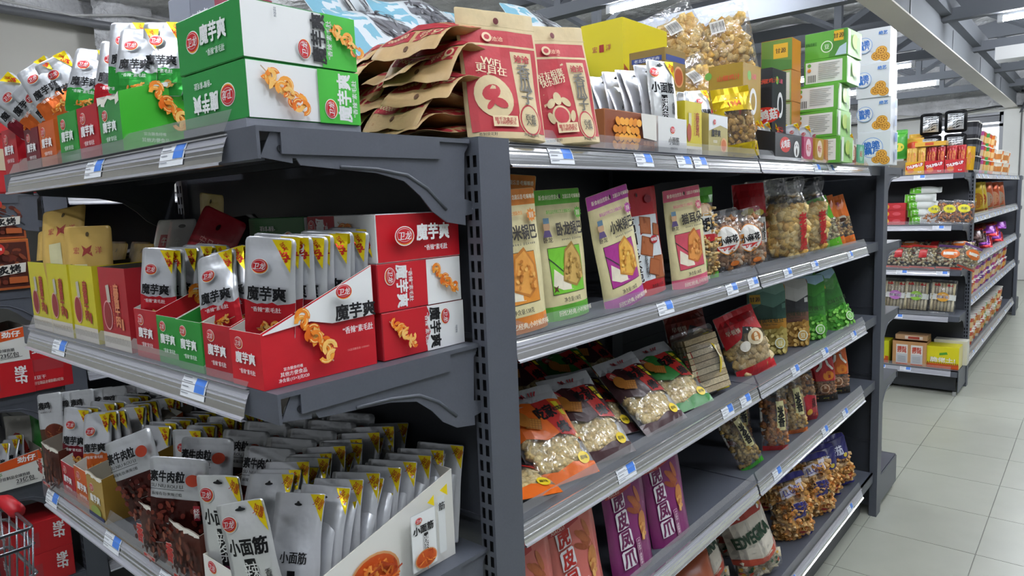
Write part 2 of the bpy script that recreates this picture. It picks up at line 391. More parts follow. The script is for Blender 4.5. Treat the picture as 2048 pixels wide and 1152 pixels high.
def end_unit(loc, rot, label, levels, tags, W=.98, dep=.34, H=1.508, first_rail=True, group=None, railed=True):
    """local frame: front toward -y, width along x from 0 to W, posts at y=0..; origin at one front post foot"""
    t = empty('end_shelf_unit', loc, (0, 0, rot)); tag(t, label, 'shelving', group)
    for x in (0, W-.03): slotted_post(t, x, 0, .03, .068, H, -1)
    for k in range(5):
        b = MB(); b.box(.03, W-.03, .012, .03, .03+.296*k, .03+.296*k+.288, STD); b.box(.03, W-.03, .008, .033, .03+.296*k+.288, .03+.296*(k+1), STD); b.build('back_panel', t)
    for z, tg in zip(levels, tags):
        if z < .3:
            b = MB(); b.box(.012, W-.012, -dep, 0, z-.006, z, ST); b.box(.012, W-.012, -dep, -dep+.006, z-.045, z, ST); s = b.build('base_shelf', t)
            price_rail(s, .07, W-.05, -dep, z-.001, tg)
            for x in (.006, W-.01):
                b = MB(); b.box(x, x+.004, -dep+.01, 0, .03, z-.002, ST); b.build('base_side', s)
            b = MB(); b.box(.03, W-.03, -dep+.09, -dep+.095, .02, z-.05, STD); b.build('kick_panel', s)
            for x in (.03, W-.03):
                b = MB(); b.tube([(x, -dep+.03, 0), (x, -dep+.03, .008), (x, -dep+.03, .03)], .012, M('c9cbd0', 'metal'), 8); b.build('foot', s)
        else: steel_shelf(t, .014, W-.014, -dep, -.004, z, tg, railed, (.05, .062))
    return t
def bay(x0, x1, y0, label, levels, tags, D=.49, H=1.508, group=None, ext=0):
    t = empty('shelf_bay', (x0, y0, 0)); tag(t, label, 'shelving', group); L = x1-x0
    for k in range(5):
        b = MB(); b.box(.004, L-.004, D-.012, D, .1+.281*k, .1+.281*k+.274, STD); b.box(.004, L-.004, D-.015, D, .1+.281*k+.274, .1+.281*(k+1), STD); b.build('back_panel', t)
    for x in (.0, L-.03): slotted_post(t, x, D-.03, .03, .03, H-.01, -1, False)
    for z, tg in zip(levels, tags):
        if z < .3:
            b = MB(); b.box(.002, L-.002, .014, D-.015, z-.006, z, ST); b.box(.002, L-.002, .014, .02, z-.045, z, ST); s = b.build('base_shelf', t)
            price_rail(s, .004, L-.004-ext, .014, z-.001, tg)
            b = MB(); b.box(.002, L-.002, .062, .067, .003, z-.02, STD); b.build('kick_panel', s)
        else: steel_shelf(t, .003, L-.003, .014, D-.016, z, tg, True, (.002, .002+ext), True, False)
    # the other side of the gondola, seen only as its top board
    b = MB(); b.box(.003, L-.003, D+.01, D*2, 1.475, 1.505, ST); b.build('rear_top_shelf', t)
    return t
E1 = [[.98-.474, .98-.207], [.98-.733, .98-.21], [.98-.886, .98-.576, .98-.356]]
end_unit((0, .98+.0, 0), -PI/2, 'dark grey end shelving with packed boxes and pouches beside the main shelf bays', (1.505, 1.203, .878), E1)
R1 = [[.142, .42, .593, .672], [.5, .847, .985], [.33, .82, .935], [], []]
bay(.07, 1.10, 0, 'dark grey shelf bay holding rice cracker bags and purple chicken feet bags', LV, R1)
R2 = [[.481, .63], [.22, .47, .877], [.295, .593, .947], [.145, .607, .852], [.947, .287]]
bay(1.10, 2.42, 0, 'dark grey shelf bay holding pea pouches and striped pasta snack bags', LV, R2, ext=.195)
end_unit((2.498, 0, 0), PI/2, 'end shelving with yellow and purple bags backing on to the pea pouch bay', (1.505, 1.18, .87, .57, .16), [[], [], [], [], []], railed=False)
end_unit((0, 1.95+.98, 0), -PI/2, 'dark end shelving beyond the narrow aisle with red cartons', (1.505, 1.2, .86, .56, .2), [[], [], [.85], [.8], []], railed=False)
bay(.07, 1.6, 1.95, 'dark shelf bay deep in the narrow aisle behind the end shelving', (1.505, 1.22, .9, .6, .2), [[], [], [], [], []])
end_unit((4.98, .98, 0), -PI/2, 'far end shelving with rice rolls, crisps and stacked sausage trays', (1.505, 1.165, .86, .55, .18), [[.71], [.83], [.62, .86], [.6], [.5, .66]])
for k in range(3):
    bay(5.05+1.08*k, 5.05+1.08*(k+1), 0, ('far shelf bay stocked with noodle cups next to its end shelving', 'middle far shelf bay stocked with noodle cups and purple bags', 'last far shelf bay before the back post')[k], (1.505, 1.197, .888, .608, .2), [[.2, .45, .7], [.2, .4, .6, .9], [.15, .3, .5, .7, .9], [.1, .3, .5, .7, .9], [.3, .8]])
end_unit((8.45+.068, 0, 0), PI/2, 'end shelving closing the far row of noodle cups', (1.505, 1.18, .87, .57, .16), [[], [], [], [], []], railed=False)
# ------------------------------------------------------------------ kits: cartons, trays, pouches, clear bags
KC = {}
def kit(key, fn):
    if key not in KC: KC[key] = fn()
    return KC[key]
def face_fn(face, w, d, h):
    return {'F': lambda x, y, o: (x, -d/2-o, y), 'R': lambda x, y, o: (w/2+o, x, y), 'L': lambda x, y, o: (-w/2-o, -x, y),
            'T': lambda x, y, o: (x, y, h+o)}[face]
def carton(w, d, h, cols, prints=(), kind='card'):
    """closed carton, origin at base centre; cols: dict face->hex ('*' default); prints: (part, face, elements in cm from face centre-bottom)"""
    b = MB(); e = .0012
    g = lambda f: M(cols.get(f, cols['*']), kind)
    x, y = w/2, d/2
    b.face([(-x+e, -y, e), (x-e, -y, e), (x-e, -y, h-e), (-x+e, -y, h-e)], g('F')); b.face([(-x+e, y, e), (x-e, y, e), (x-e, y, h-e), (-x+e, y, h-e)], g('K'))
    b.face([(-x, -y+e, e), (-x, y-e, e), (-x, y-e, h-e), (-x, -y+e, h-e)], g('L')); b.face([(x, -y+e, e), (x, y-e, e), (x, y-e, h-e), (x, -y+e, h-e)], g('R'))
    b.face([(-x+e, -y+e, h), (x-e, -y+e, h), (x-e, y-e, h), (-x+e, y-e, h)], g('T')); b.face([(-x+e, -y+e, 0), (x-e, -y+e, 0), (x-e, y-e, 0), (-x+e, y-e, 0)], g('B'))
    E_ = M(cols.get('E', cols['*']), kind)
    for sx in (-1, 1):
        for sy in (-1, 1): b.face([(sx*(x-e), sy*y, e), (sx*x, sy*(y-e), e), (sx*x, sy*(y-e), h-e), (sx*(x-e), sy*y, h-e)], E_)
        for z0, z1 in ((h-e, h), (e, 0)): b.face([(sx*x, -y+e, z0), (sx*x, y-e, z0), (sx*(x-e), y-e, z1), (sx*(x-e), -y+e, z1)], E_)
    for sy in (-1, 1):
        for z0, z1 in ((h-e, h), (e, 0)): b.face([(-x+e, sy*y, z0), (x-e, sy*y, z0), (x-e, sy*(y-e), z1), (-x+e, sy*(y-e), z1)], E_)
    k = [('carton_body', b.mesh('carton_body'), None)]
    lay = 0
    for n, f, els in prints: k.append((n, decal(n, els, face_fn(f, w, d, h), None, lay), None)); lay += len(els)
    return k
def tray(w, d, hf, hb, cols, prints=(), lid=False, inner='d8d6cc', torn=0, seed=0, flat=0):
    """open display box: low front of height hf, sides rising to hb at the back"""
    b = MB(); t = .0011; x, y = w/2, d/2; I = M(inner, 'matte'); rnd = random.Random(seed)
    g = lambda f: M(cols.get(f, cols['*']), 'card')
    yf = -y+d*flat
    # outer
    n = 6; top = [(-x+w*i/n, hf+(rnd.uniform(-1, 1)*torn if 0 < i < n else 0)) for i in range(n+1)]
    b.face([(-x, -y, 0), (x, -y, 0)]+[(a, -y, z) for a, z in reversed(top)], g('F'))
    b.face([(-x+t, -y+t, t), (x-t, -y+t, t)]+[(max(-x+t, min(x-t, a)), -y+t, z) for a, z in reversed(top)], I)
    for s, f in ((-1, 'L'), (1, 'R')):
        b.face([(s*x, -y, 0), (s*x, y, 0), (s*x, y, hb), (s*x, yf, hf), (s*x, -y, hf)], g(f))
        b.face([(s*(x-t), -y+t, t), (s*(x-t), y-t, t), (s*(x-t), y-t, hb), (s*(x-t), yf, hf), (s*(x-t), -y+t, hf)], I)
        b.face([(s*x, -y, hf), (s*(x-t), -y+t, hf), (s*(x-t), yf, hf), (s*x, yf, hf)], I); b.face([(s*x, yf, hf), (s*(x-t), yf, hf), (s*(x-t), y-t, hb), (s*x, y, hb)], I)
    b.face([(-x, y, 0), (x, y, 0), (x, y, hb), (-x, y, hb)], g('K')); b.face([(-x+t, y-t, t), (x-t, y-t, t), (x-t, y-t, hb), (-x+t, y-t, hb)], I)
    b.face([(-x, y, hb), (x, y, hb), (x-t, y-t, hb), (-x+t, y-t, hb)], I); b.face([(-x, -y, 0), (x, -y, 0), (x, y, 0), (-x, y, 0)], g('B')); b.face([(-x+t, -y+t, t), (x-t, -y+t, t), (x-t, y-t, t), (-x+t, y-t, t)], I)
    for i in range(n): b.face([(top[i][0], -y, top[i][1]), (top[i+1][0], -y, top[i+1][1]), (top[i+1][0], -y+t, top[i+1][1]), (top[i][0], -y+t, top[i][1])], I)
    if torn:
        for i in range(n): b.face([(top[i][0], -y-.0006, top[i][1]), (top[i+1][0], -y-.0006, top[i+1][1]), (top[i+1][0], -y-.0006, top[i+1][1]-rnd.uniform(.002, .006+torn)), (top[i][0], -y-.0006, top[i][1]-rnd.uniform(.002, .006+torn))], M('e3e0d4', 'matte'))
    k = [('tray_body', b.mesh('tray_body'), None)]
    if lid:
        c = MB(); c.face([(-x, y, hb), (x, y, hb), (x, y+.03, hb+.05), (-x, y+.03, hb+.05)], I); k.append(('lid_flap', c.mesh('lid_flap'), None))
    lay = 0
    for n_, f, els in prints: k.append((n_, decal(n_, els, face_fn(f, w, d, hf), None, lay), None)); lay += len(els)
    return k
class Surf:
    """soft bag: sheets at +-t(u,v); origin at base centre, front = -y"""
    def __init__(s, w, h, t, top=.1, bot=.06, r=.006, curl=0, gus=0, wr=.0, seed=0, taper=0, neck=0, flap=0):
        s.flap = flap; s.w, s.h, s.t, s.top, s.bot, s.r, s.curl, s.gus, s.wr, s.taper, s.neck = w, h, t, top, bot, r, curl, gus, wr, taper, neck
        rn = random.Random(seed); s.ph = [rn.uniform(0, 6.28) for _ in range(5)]
    def hw(s, y):
        e = min(y, s.h-y); a = s.w/2*(1-s.taper*y/s.h)
        v = y/s.h
        if s.neck and v > 1-s.top-.12: a *= 1-s.neck*math.sin(PI*min(1, max(0, (v-(1-s.top-.12))/.2)))**2
        if e < s.r: a -= s.r-math.sqrt(max(0, s.r*s.r-(s.r-e)**2))
        return a
    def th(s, x, y):
        v = y/s.h; u = min(1, abs(x)/max(1e-4, s.w/2)); q = (v-s.bot)/max(1e-4, 1-s.bot-s.top)
        if q >= 1: g = 0
        elif s.gus: g = (1-max(0, q))**.75 if q > 0 else 1.
        elif q <= 0: g = 0
        else: g = math.sin(PI*q)**.5
        return s.t*g*(1-u**2.4)**.7
    def __call__(s, x, y, o=0, side=-1):
        yy = min(max(y, 0), s.h); a = s.hw(yy); x = max(-a, min(a, x)); v = yy/s.h
        k = s.wr*(math.sin(5*x/s.w+9*v+s.ph[0])+.6*math.sin(11*v-8*x/s.w+s.ph[1])+.5*math.sin(17*x/s.w+4*v+s.ph[2])) if s.wr else 0
        bend = s.curl*s.h*(max(0, v-s.flap)/(1-s.flap))**2 if s.flap else s.curl*s.h*v*v
        return Vector((x, side*(s.th(x, yy)+o)+bend+k*min(1, 4*v)*side*(-1 if side > 0 else 1)*(.3+.7*(1-abs(x)/s.w)), yy*(1-.5*s.curl*s.curl*v)))
    def mesh(s, name, front, back=None, nu=8, nv=12, edge=None):
        b = MB(); fi = b.idx(front); bi = b.idx(back or front)
        ys = sorted(set([s.h*j/nv for j in range(nv+1)]+[s.r*.3, s.r, s.h-s.r, s.h-s.r*.3, s.h*s.bot, s.h*(1-s.top)])); rows = len(ys)
        for side in (-1, 1):
            for y in ys:
                a = s.hw(y)
                for i in range(nu+1): b.v.append(tuple(s(a*(2*i/nu-1), y, .0002, side)))
        n1 = nu+1
        for q, mi in ((0, fi), (1, bi)):
            o = q*rows*n1
            for j in range(rows-1):
                for i in range(nu):
                    f = (o+j*n1+i, o+j*n1+i+1, o+(j+1)*n1+i+1, o+(j+1)*n1+i); b.f.append(f if q == 0 else f[::-1]); b.mi.append(mi)
        o = rows*n1
        for j in range(rows-1):
            for i in (0, nu): b.f.append((j*n1+i, (j+1)*n1+i, o+(j+1)*n1+i, o+j*n1+i)); b.mi.append(fi)
        for i in range(nu):
            b.f.append((i, i+1, o+i+1, o+i)); b.mi.append(fi); t = (rows-1)*n1; b.f.append((t+i, t+i+1, o+t+i+1, o+t+i)); b.mi.append(fi)
        return b.mesh(name, True)
def pouch(S, front, prints=(), kind='pouch', back=None, body='pouch_body', grid=None, nu=8, nv=12):
    k = [(body, S.mesh(body, M(front, kind), M(back or front, kind), nu, nv), None)]
    g = grid or (S.w*100/8, S.h*100/11); lay = 0
    for p in prints:
        k.append((p[0], decal(p[0], p[1], lambda x, y, o: S(x, y, o), g, lay, kind if len(p) < 3 else p[2]), None)); lay += len(p[1])
    return k
def pieces(S, kind, n, seed, cols, sz=.01, y0=.02, y1=.9, wide=.85):
    """snack bits filling the bag volume, joined"""
    rn = random.Random(seed); b = MB(); ms = [M(c, 'food') for c in cols]
    for _ in range(n):
        v = rn.uniform(y0, y1); y = v*S.h; x = rn.uniform(-1, 1)*S.hw(y)*wide; t = S.th(x, y)
        if t < sz*.32: continue
        yy = rn.choice((-1, -1, -.6, .2))*max(0, t-sz*(.3 if kind == 'slab' else .5)); c = Vector((x, yy+S.curl*S.h*v*v, y)); m = rn.choice(ms)
        R = (Matrix.Rotation(rn.gauss(0, .35), 3, 'X') @ Matrix.Rotation(rn.gauss(0, .35), 3, 'Z') @ Matrix.Rotation(rn.uniform(0, 6.3), 3, 'Y') @ Matrix.Rotation(PI/2, 3, 'X')) if kind == 'slab' else Euler((rn.uniform(0, 6.3), rn.uniform(0, 6.3), rn.uniform(0, 6.3))).to_matrix()
        if kind == 'stick': L = [c+R@Vector((0, 0, -sz*1.3)), c+R@Vector((sz*.2, 0, 0)), c+R@Vector((0, 0, sz*1.3))]; b.tube(L, sz*.3, m, 5)
        elif kind == 'tube': L = [c+R@Vector((0, 0, -sz)), c+R@Vector((0, 0, sz))]; b.tube(L, sz*.42, m, 7, cap=False)
        elif kind == 'slab':
            a = len(b.v); i = b.idx(m); q = (1, .75, .3)
            b.v += [tuple(c+R@Vector((dx*sz*q[0], dy*sz*q[1], dz*sz*q[2]))) for dz in (-.5, .5) for dy in (-.5, .5) for dx in (-.5, .5)]
            for f in ((0, 2, 3, 1), (4, 5, 7, 6), (0, 1, 5, 4), (2, 6, 7, 3), (0, 4, 6, 2), (1, 3, 7, 5)): b.f.append(tuple(a+k for k in f)); b.mi.append(i)
        elif kind == 'pillow':
            a = len(b.v); i = b.idx(m); q = rn.uniform(.8, 1.1)
            Rp = Matrix.Rotation(rn.gauss(0, .3), 3, 'X') @ Matrix.Rotation(rn.gauss(0, .3), 3, 'Z') @ Matrix.Rotation(rn.uniform(0, 6.3), 3, 'Y')
            rim = [(-.5, -.42), (0, -.5), (.5, -.42), (.55, 0), (.5, .42), (0, .5), (-.5, .42), (-.55, 0)]
            b.v += [tuple(c+Rp@Vector((x_*sz*q, 0, y_*sz*q*.85))) for x_, y_ in rim]+[tuple(c+Rp@Vector((x_*sz*.28*q, s_*sz*.2, y_*sz*.26*q))) for s_ in (-1, 1) for x_, y_ in ((-1, -1), (1, -1), (1, 1), (-1, 1))]
            for s_, o_ in ((0, 8), (1, 12)):
                for k_ in range(4): b.f += [(a+2*k_, a+2*k_+1, a+o_+k_), (a+2*k_+1, a+o_+(k_+1) % 4, a+o_+k_), (a+2*k_+1, a+(2*k_+2) % 8, a+o_+(k_+1) % 4)]; b.mi += [i, i, i]
                b.f.append((a+o_, a+o_+1, a+o_+2, a+o_+3)); b.mi.append(i)
        else:  # blob
            a = len(b.v); i = b.idx(m); q = [rn.uniform(.7, 1.2) for _ in range(6)]
            b.v += [tuple(c+R@(Vector(d)*sz*.5*q[k])) for k, d in enumerate(((1, 0, 0), (-1, 0, 0), (0, 1, 0), (0, -1, 0), (0, 0, 1), (0, 0, -1)))]
            for f in ((0, 2, 4), (2, 1, 4), (1, 3, 4), (3, 0, 4), (2, 0, 5), (1, 2, 5), (3, 1, 5), (0, 3, 5)): b.f.append(tuple(a+k for k in f)); b.mi.append(i)
    return b.mesh('snack_pieces', kind in ('blob', 'pillow', 'stick', 'tube'))
def clear_bag(S, what, n, seed, cols, sz, prints=(), y1=.85, part='snack_pieces', nu=9, nv=12, y0=.03, wide=.88, pk='pouch'):
    k = [('film', S.mesh('film', M('e8ecee', 'film'), None, nu, nv), None), (part, pieces(S, what, n, seed, cols, sz, y0, y1, wide), None)]
    g = (S.w*100/8, S.h*100/11); lay = 0
    for p in prints: k.append((p[0], decal(p[0], p[1], lambda x, y, o: S(x, y, o+.0004), g, lay, pk), None)); lay += len(p[1])
    return k
# ------------------------------------------------------------------ artwork shared by packs
RED, GRN, WHT, BLK, YEL = 'c41f2b', '2f9b3c', 'eef0f0', '17181b', 'f2d813'
def logo(x, y, r, txt='卫龙'):
    return [EL(x, y, r*1.28, r, WHT), EL(x, y, r*1.18, r*.9, 'e89a2c'), EL(x-.03*r, y+.06*r, r*1.14, r*.84, 'c8232b'), EL(x-.05*r, y+.1*r, r*.98, r*.68, WHT), EL(x-.05*r, y+.1*r, r*.94, r*.64, 'c8232b'), T(txt, x, y+.04*r, r*.82, WHT, b=.02, sh=.15)]
def curls(x, y, s, n=14, seed=1, a=-.8, cols=('f08a2a', 'f6a640', 'e5701c', 'f9c46a')):
    """a skewer of curled orange strips"""
    rn = random.Random(seed); ca, sa = math.cos(a), math.sin(a); e = [LN(x-ca*s*1.25, y-sa*s*1.25, x+ca*s*1.3, y+sa*s*1.3, s*.05, 'b9a88a')]
    n = int(n*1.5)
    for k in range(n):
        t = (k/(n-1)-.5)*1.7*s; px, py = x+ca*t+rn.uniform(-.22, .22)*s, y+sa*t+rn.uniform(-.22, .22)*s; r = rn.uniform(.14, .27)*s; b0 = rn.uniform(0, 6.28); c = rn.choice(cols)
        e.append(ARC(px, py, r, s*.17, b0, b0+rn.uniform(2.2, 4.2), c, 8)); e.append(ARC(px, py, r+s*.025, s*.04, b0+.3, b0+1.8, 'fbd58c', 6))
    return e
def bowl(x, y, rx, ry, seed=1, rim='c98f5e', cols=('c8541d', 'e07a2a', 'f0a24a', 'a83c14'), n=34):
    rn = random.Random(seed); e = [EL(x, y, rx, ry, rim), EL(x, y, rx*.92, ry*.9, cols[0])]
    for k in range(n):
        a, q = rn.uniform(0, 6.28), math.sqrt(rn.random())*.78; px, py = x+rx*q*math.cos(a), y+ry*q*math.sin(a); b = rn.uniform(0, 3.14); l = min(rx, ry)*.3
        e.append(LN(px-l*math.cos(b), py-l*math.sin(b), px+l*math.cos(b), py+l*math.sin(b), l*.28, rn.choice(cols)))
    return e
def jag(x0, x1, y, amp, n, seed=1):
    rn = random.Random(seed); return [(x0+(x1-x0)*k/n, y+rn.uniform(-amp, amp)) for k in range(n+1)]
FL = {'r': (RED, 'a71c28'), 'g': (GRN, '2a8a36'), 'o': ('d9692a', 'c25a22'), 'm': ('7c1a2a', '6a1524'), 'k': ('a8862e', '8f7126')}  # second tone of each pair is darkened for tray fronts in weaker light
def konjac_pouch(col, v):
    """small silver pouch with coloured lower part: v picks the curl"""
    def mk():
        w, h = 6.2, 11.2; cu = (.02, .08, -.07, .14)[v % 4]
        S = Surf(w/100, h/100, .0048, .13, .07, .006, cu, 0, .0006, v)
        c = FL[col][0]
        base = [PG([(-w/2, .1), (w/2, .1)]+list(reversed(jag(-w/2, w/2, 4.1, .28, 10, v))), c)]
        art = curls(.3, 1.6, 1.5, 8, v+3, .2)
        lt = [T('魔芋爽', .1, 5.2, 1.5, BLK, 4.6, .0, .03), T('“香辣”素毛肚', .1, 3.5, .55, WHT, 3.6, 0, .02)]
        tri = [PG([(w/2-.15, h-.2), (w/2-.15, h-3.6), (w/2-2.4, h-.2)], YEL), T('加量', w/2-1, h-.95, .55, 'c8261f', None, -.9), T('20%', w/2-.85, h-1.75, .7, 'c8261f', 1.5, -.95, .03)]
        k = pouch(S, 'd4d7dc', [('colour_panel', base), ('picture', art), ('lettering', lt), ('logo', logo(-.7, 8.1, .85)), ('corner_flash', tri)], 'foil', 'c2c6cc')
        return k
    return kit(('kp', col, v), mk)
def plain_pouch(w, h, v, flash='加量\n升级', top='d3d6db', hole=True):
    """silver pouch seen edge-on in a row: yellow corner flash and hanging hole"""
    def mk():
        S = Surf(w/100, h/100, .0042, .12, .05, .003, (.07, .2, .13, .27)[v % 4], 0, .0011, v)
        p = [('corner_flash', [PG([(w/2-.1, h-.15), (w/2-.1, h-3.6), (w/2-2.3, h-.15)], YEL), T(flash, w/2-.85, h-1.25, 1.35, 'c03a22', None, -.5, .02)])]
        if hole: p.append(('hanging_hole', [EL(0, h-1.5, .7, .2, '24262a'), EL(0, h-1.35, .25, .3, '24262a')]))
        p.append(('lettering', [T('小面筋', .1, h*.45, 1.5, BLK, 4.2, 0, .02), RC(-.6, h*.1, .6, h*.34, BLK), T('辣\n条', 0, h*.22, 2., WHT)]))
        return pouch(S, top, p, 'foil')
    return kit(('pp', w, h, v, flash, top), mk)
def konjac_tray(col, side_art=True, seed=1):
    def mk():
        c, c2 = FL[col]
        fr = logo(-1.5, 5.15, .75)+[T('魔芋爽', 0, 3.5, 1.35, WHT, 4.4, 0, .03), T('“香辣”素毛肚', .3, 1.9, .6, WHT, 3.6, 0, .015)]
        sd = [PG([(-7.9, 6.5), (-7.9, 6.4), (-1.5, 7.1), (1.5, 6.4), (7.9, 6.6), (7.9, 12.9)], WHT)]+curls(-1.2, 5.2, 3.3, 15, 5, -.95)
        tx = logo(2.9, 10.2, 1.0)+[T('魔芋爽', 4.4, 7.7, 1.9, BLK, 6.0, 0, .03), T('“香辣”素毛肚', 4.6, 5.4, .9, WHT, 4.6, 0, .02), T('富含膳食纤维', -4.9, 2.3, .4, WHT), T('其他方便食品', -4.9, 1.7, .55, WHT), T('净含量:(15+3)克X20', -4.9, 1.0, .55, WHT, 4.0), T('5%盐袋膳素食 11000001', 4.4, 2.9, .3, 'd88a84')]
        pr = [('front_print', 'F', fr)]
        if side_art: pr += [('side_picture', 'R', sd), ('side_lettering', 'R', tx)]
        else: pr += [('side_picture', 'R', curls(-1.2, 6, 3.3, 15, 5, -.95))]
        return tray(.07, .162, .066, .13, {'*': c, 'F': c2 if not side_art else c, 'K': c}, pr, seed=seed)
    return kit(('kt', col, side_art), mk)
def MB_card():
    b = MB(); n = 10; top = [(-.055+.011*k, .145+(.012 if k % 2 else 0)) for k in range(n+1)]
    b.prism([(-.055, 0), (.055, 0)]+list(reversed(top)), 'y', -.001, .001, M('cfd0cb', 'matte')); return b.mesh('card')
# ------------------------------------------------------------------ goods on the near end shelving (faces -X)
def EC(k, name, label, cat, y, xf, d, z, group=None, rot=0, scale=None):
    s = scale or 1
    return inst(k, name, label, cat, (xf+d*s/2, y, z), -PI/2+rot, group, scale)
def EP(k, label, y, x, z, lean=0, side=0, turn=0, group=None, scale=None, name='snack_pouch'):
    """pouch facing -X: lean back (top toward +X), side = roll toward +Y(+)/-Y(-)"""
    m = Matrix.Rotation(-PI/2+turn, 3, 'Z') @ Matrix.Rotation(-side, 3, 'Y') @ Matrix.Rotation(-lean, 3, 'X')
    return inst(k, name, label, 'pouch', (x, y, z), tuple(m.to_euler()), group, scale)
Z1, Z2, Z3 = 1.5055, 1.2035, .8785
# top board ------------------------------------------------------------
TR = 'display trays on the top end shelf'
EC(konjac_tray('r', False), 'display_tray', 'dark red display tray on the top shelf, farthest from the green cartons', 'box', .925, -.335, .162, Z1, TR, scale=1.28)
EC(konjac_tray('m', False), 'display_tray', 'maroon display tray between a dark red and an orange tray', 'box', .79, -.335, .162, Z1, TR, scale=1.1)
EC(konjac_tray('o', False), 'display_tray', 'orange display tray next to the maroon tray on the top shelf', 'box', .705, -.335, .162, Z1, TR, scale=1.15)
EC(konjac_tray('o', False), 'display_tray', 'second orange tray, half hidden behind the green tray', 'box', .66, -.15, .162, Z1, TR, scale=1.1)
EC(konjac_tray('g', False), 'display_tray', 'green display tray between orange and red trays on the top shelf', 'box', .602, -.335, .162, Z1, TR, scale=1.2)
EC(konjac_tray('r', False, 2), 'display_tray', 'red display tray squeezed between two green trays', 'box', .512, -.335, .162, Z1, TR, scale=1.2)
def torn_tray():
    fr = logo(-1.5, 5.0, .75)+[T('魔芋爽', 0, 3.5, 1.35, WHT, 4.4, 0, .03), T('“香辣”素毛肚', .3, 1.9, .6, WHT, 3.6)]
    sd = [PG([(-4.5, 8.6), (7.9, 9.2), (7.9, 12.6)], WHT)]+curls(-2.2, 6., 3., 15, 5, -.95)+[T('富含膳食纤维', -4.6, 2.3, .45, WHT), T('其他方便食品', -4.6, 1.5, .55, WHT)]
    return tray(.072, .165, .076, .128, {'*': '3fae2f', 'F': '3c8748'}, [('front_print', 'F', fr), ('side_picture', 'R', sd)], torn=.006, seed=4)  # front green painted duller, side brighter, as the light falls
EC(kit('torn', torn_tray), 'display_tray', 'green display tray with torn front rim and curl picture on its bright side', 'box', .424, -.335, .165, Z1, TR, scale=1.12)
PG1 = 'silver pouches in the top shelf trays'
for c, y, z, x, ln, sd, v, lab in (
    ('m', .85, 1.585, -.31, .1, .85, 1, 'silver and maroon pouch leaning far over the dark red tray'),
    ('o', .765, 1.585, -.31, .1, .85, 0, 'silver and orange pouch leaning over the maroon tray'),
    ('o', .685, 1.59, -.31, .1, .55, 3, 'silver and orange pouch with twisted top in the orange tray'),
    ('o', .67, 1.59, -.285, .15, .45, 2, 'silver orange pouch tucked behind the twisted one'),
    ('o', .65, 1.585, -.265, .15, .4, 0, 'silver orange pouch, third of the leaning row'),
    ('o', .63, 1.58, -.245, .15, .38, 1, 'silver orange pouch deepest in the leaning row'),
    ('o', .735, 1.575, -.285, .1, .75, 2, 'silver orange pouch peeking behind the leaning orange one'),
    ('g', .6, 1.585, -.31, .1, -.15, 3, 'silver and green pouch standing in the green tray between orange and red'),
    ('g', .575, 1.58, -.285, .15, -.18, 0, 'silver green pouch behind the front one of the green tray'),
    ('g', .55, 1.575, -.265, .15, -.18, 1, 'silver green pouch deepest in the small green tray'),
    ('r', .49, 1.575, -.305, .1, -.12, 1, 'silver and red pouch standing in the red tray between green trays'),
    ('g', .465, 1.6, -.29, .12, -.06, 0, 'silver green pouch with its back turned in the torn tray'),
    ('g', .415, 1.585, -.3, .1, -.06, 3, 'silver green pouch with bent corner in the torn green tray'),
    ('g', .392, 1.59, -.27, .12, -.05, 0, 'silver green pouch behind the bent-cornered one'),
    ('g', .385, 1.585, -.245, .12, -.05, 2, 'silver green pouch third in the torn tray'),
    ('g', .378, 1.585, -.22, .12, -.08, 1, 'silver green pouch touching the green cartons'),
    ): EP(konjac_pouch(c, v), lab, y, x, z, ln, sd, .85 if y > .62 else .7, PG1, 1.0)
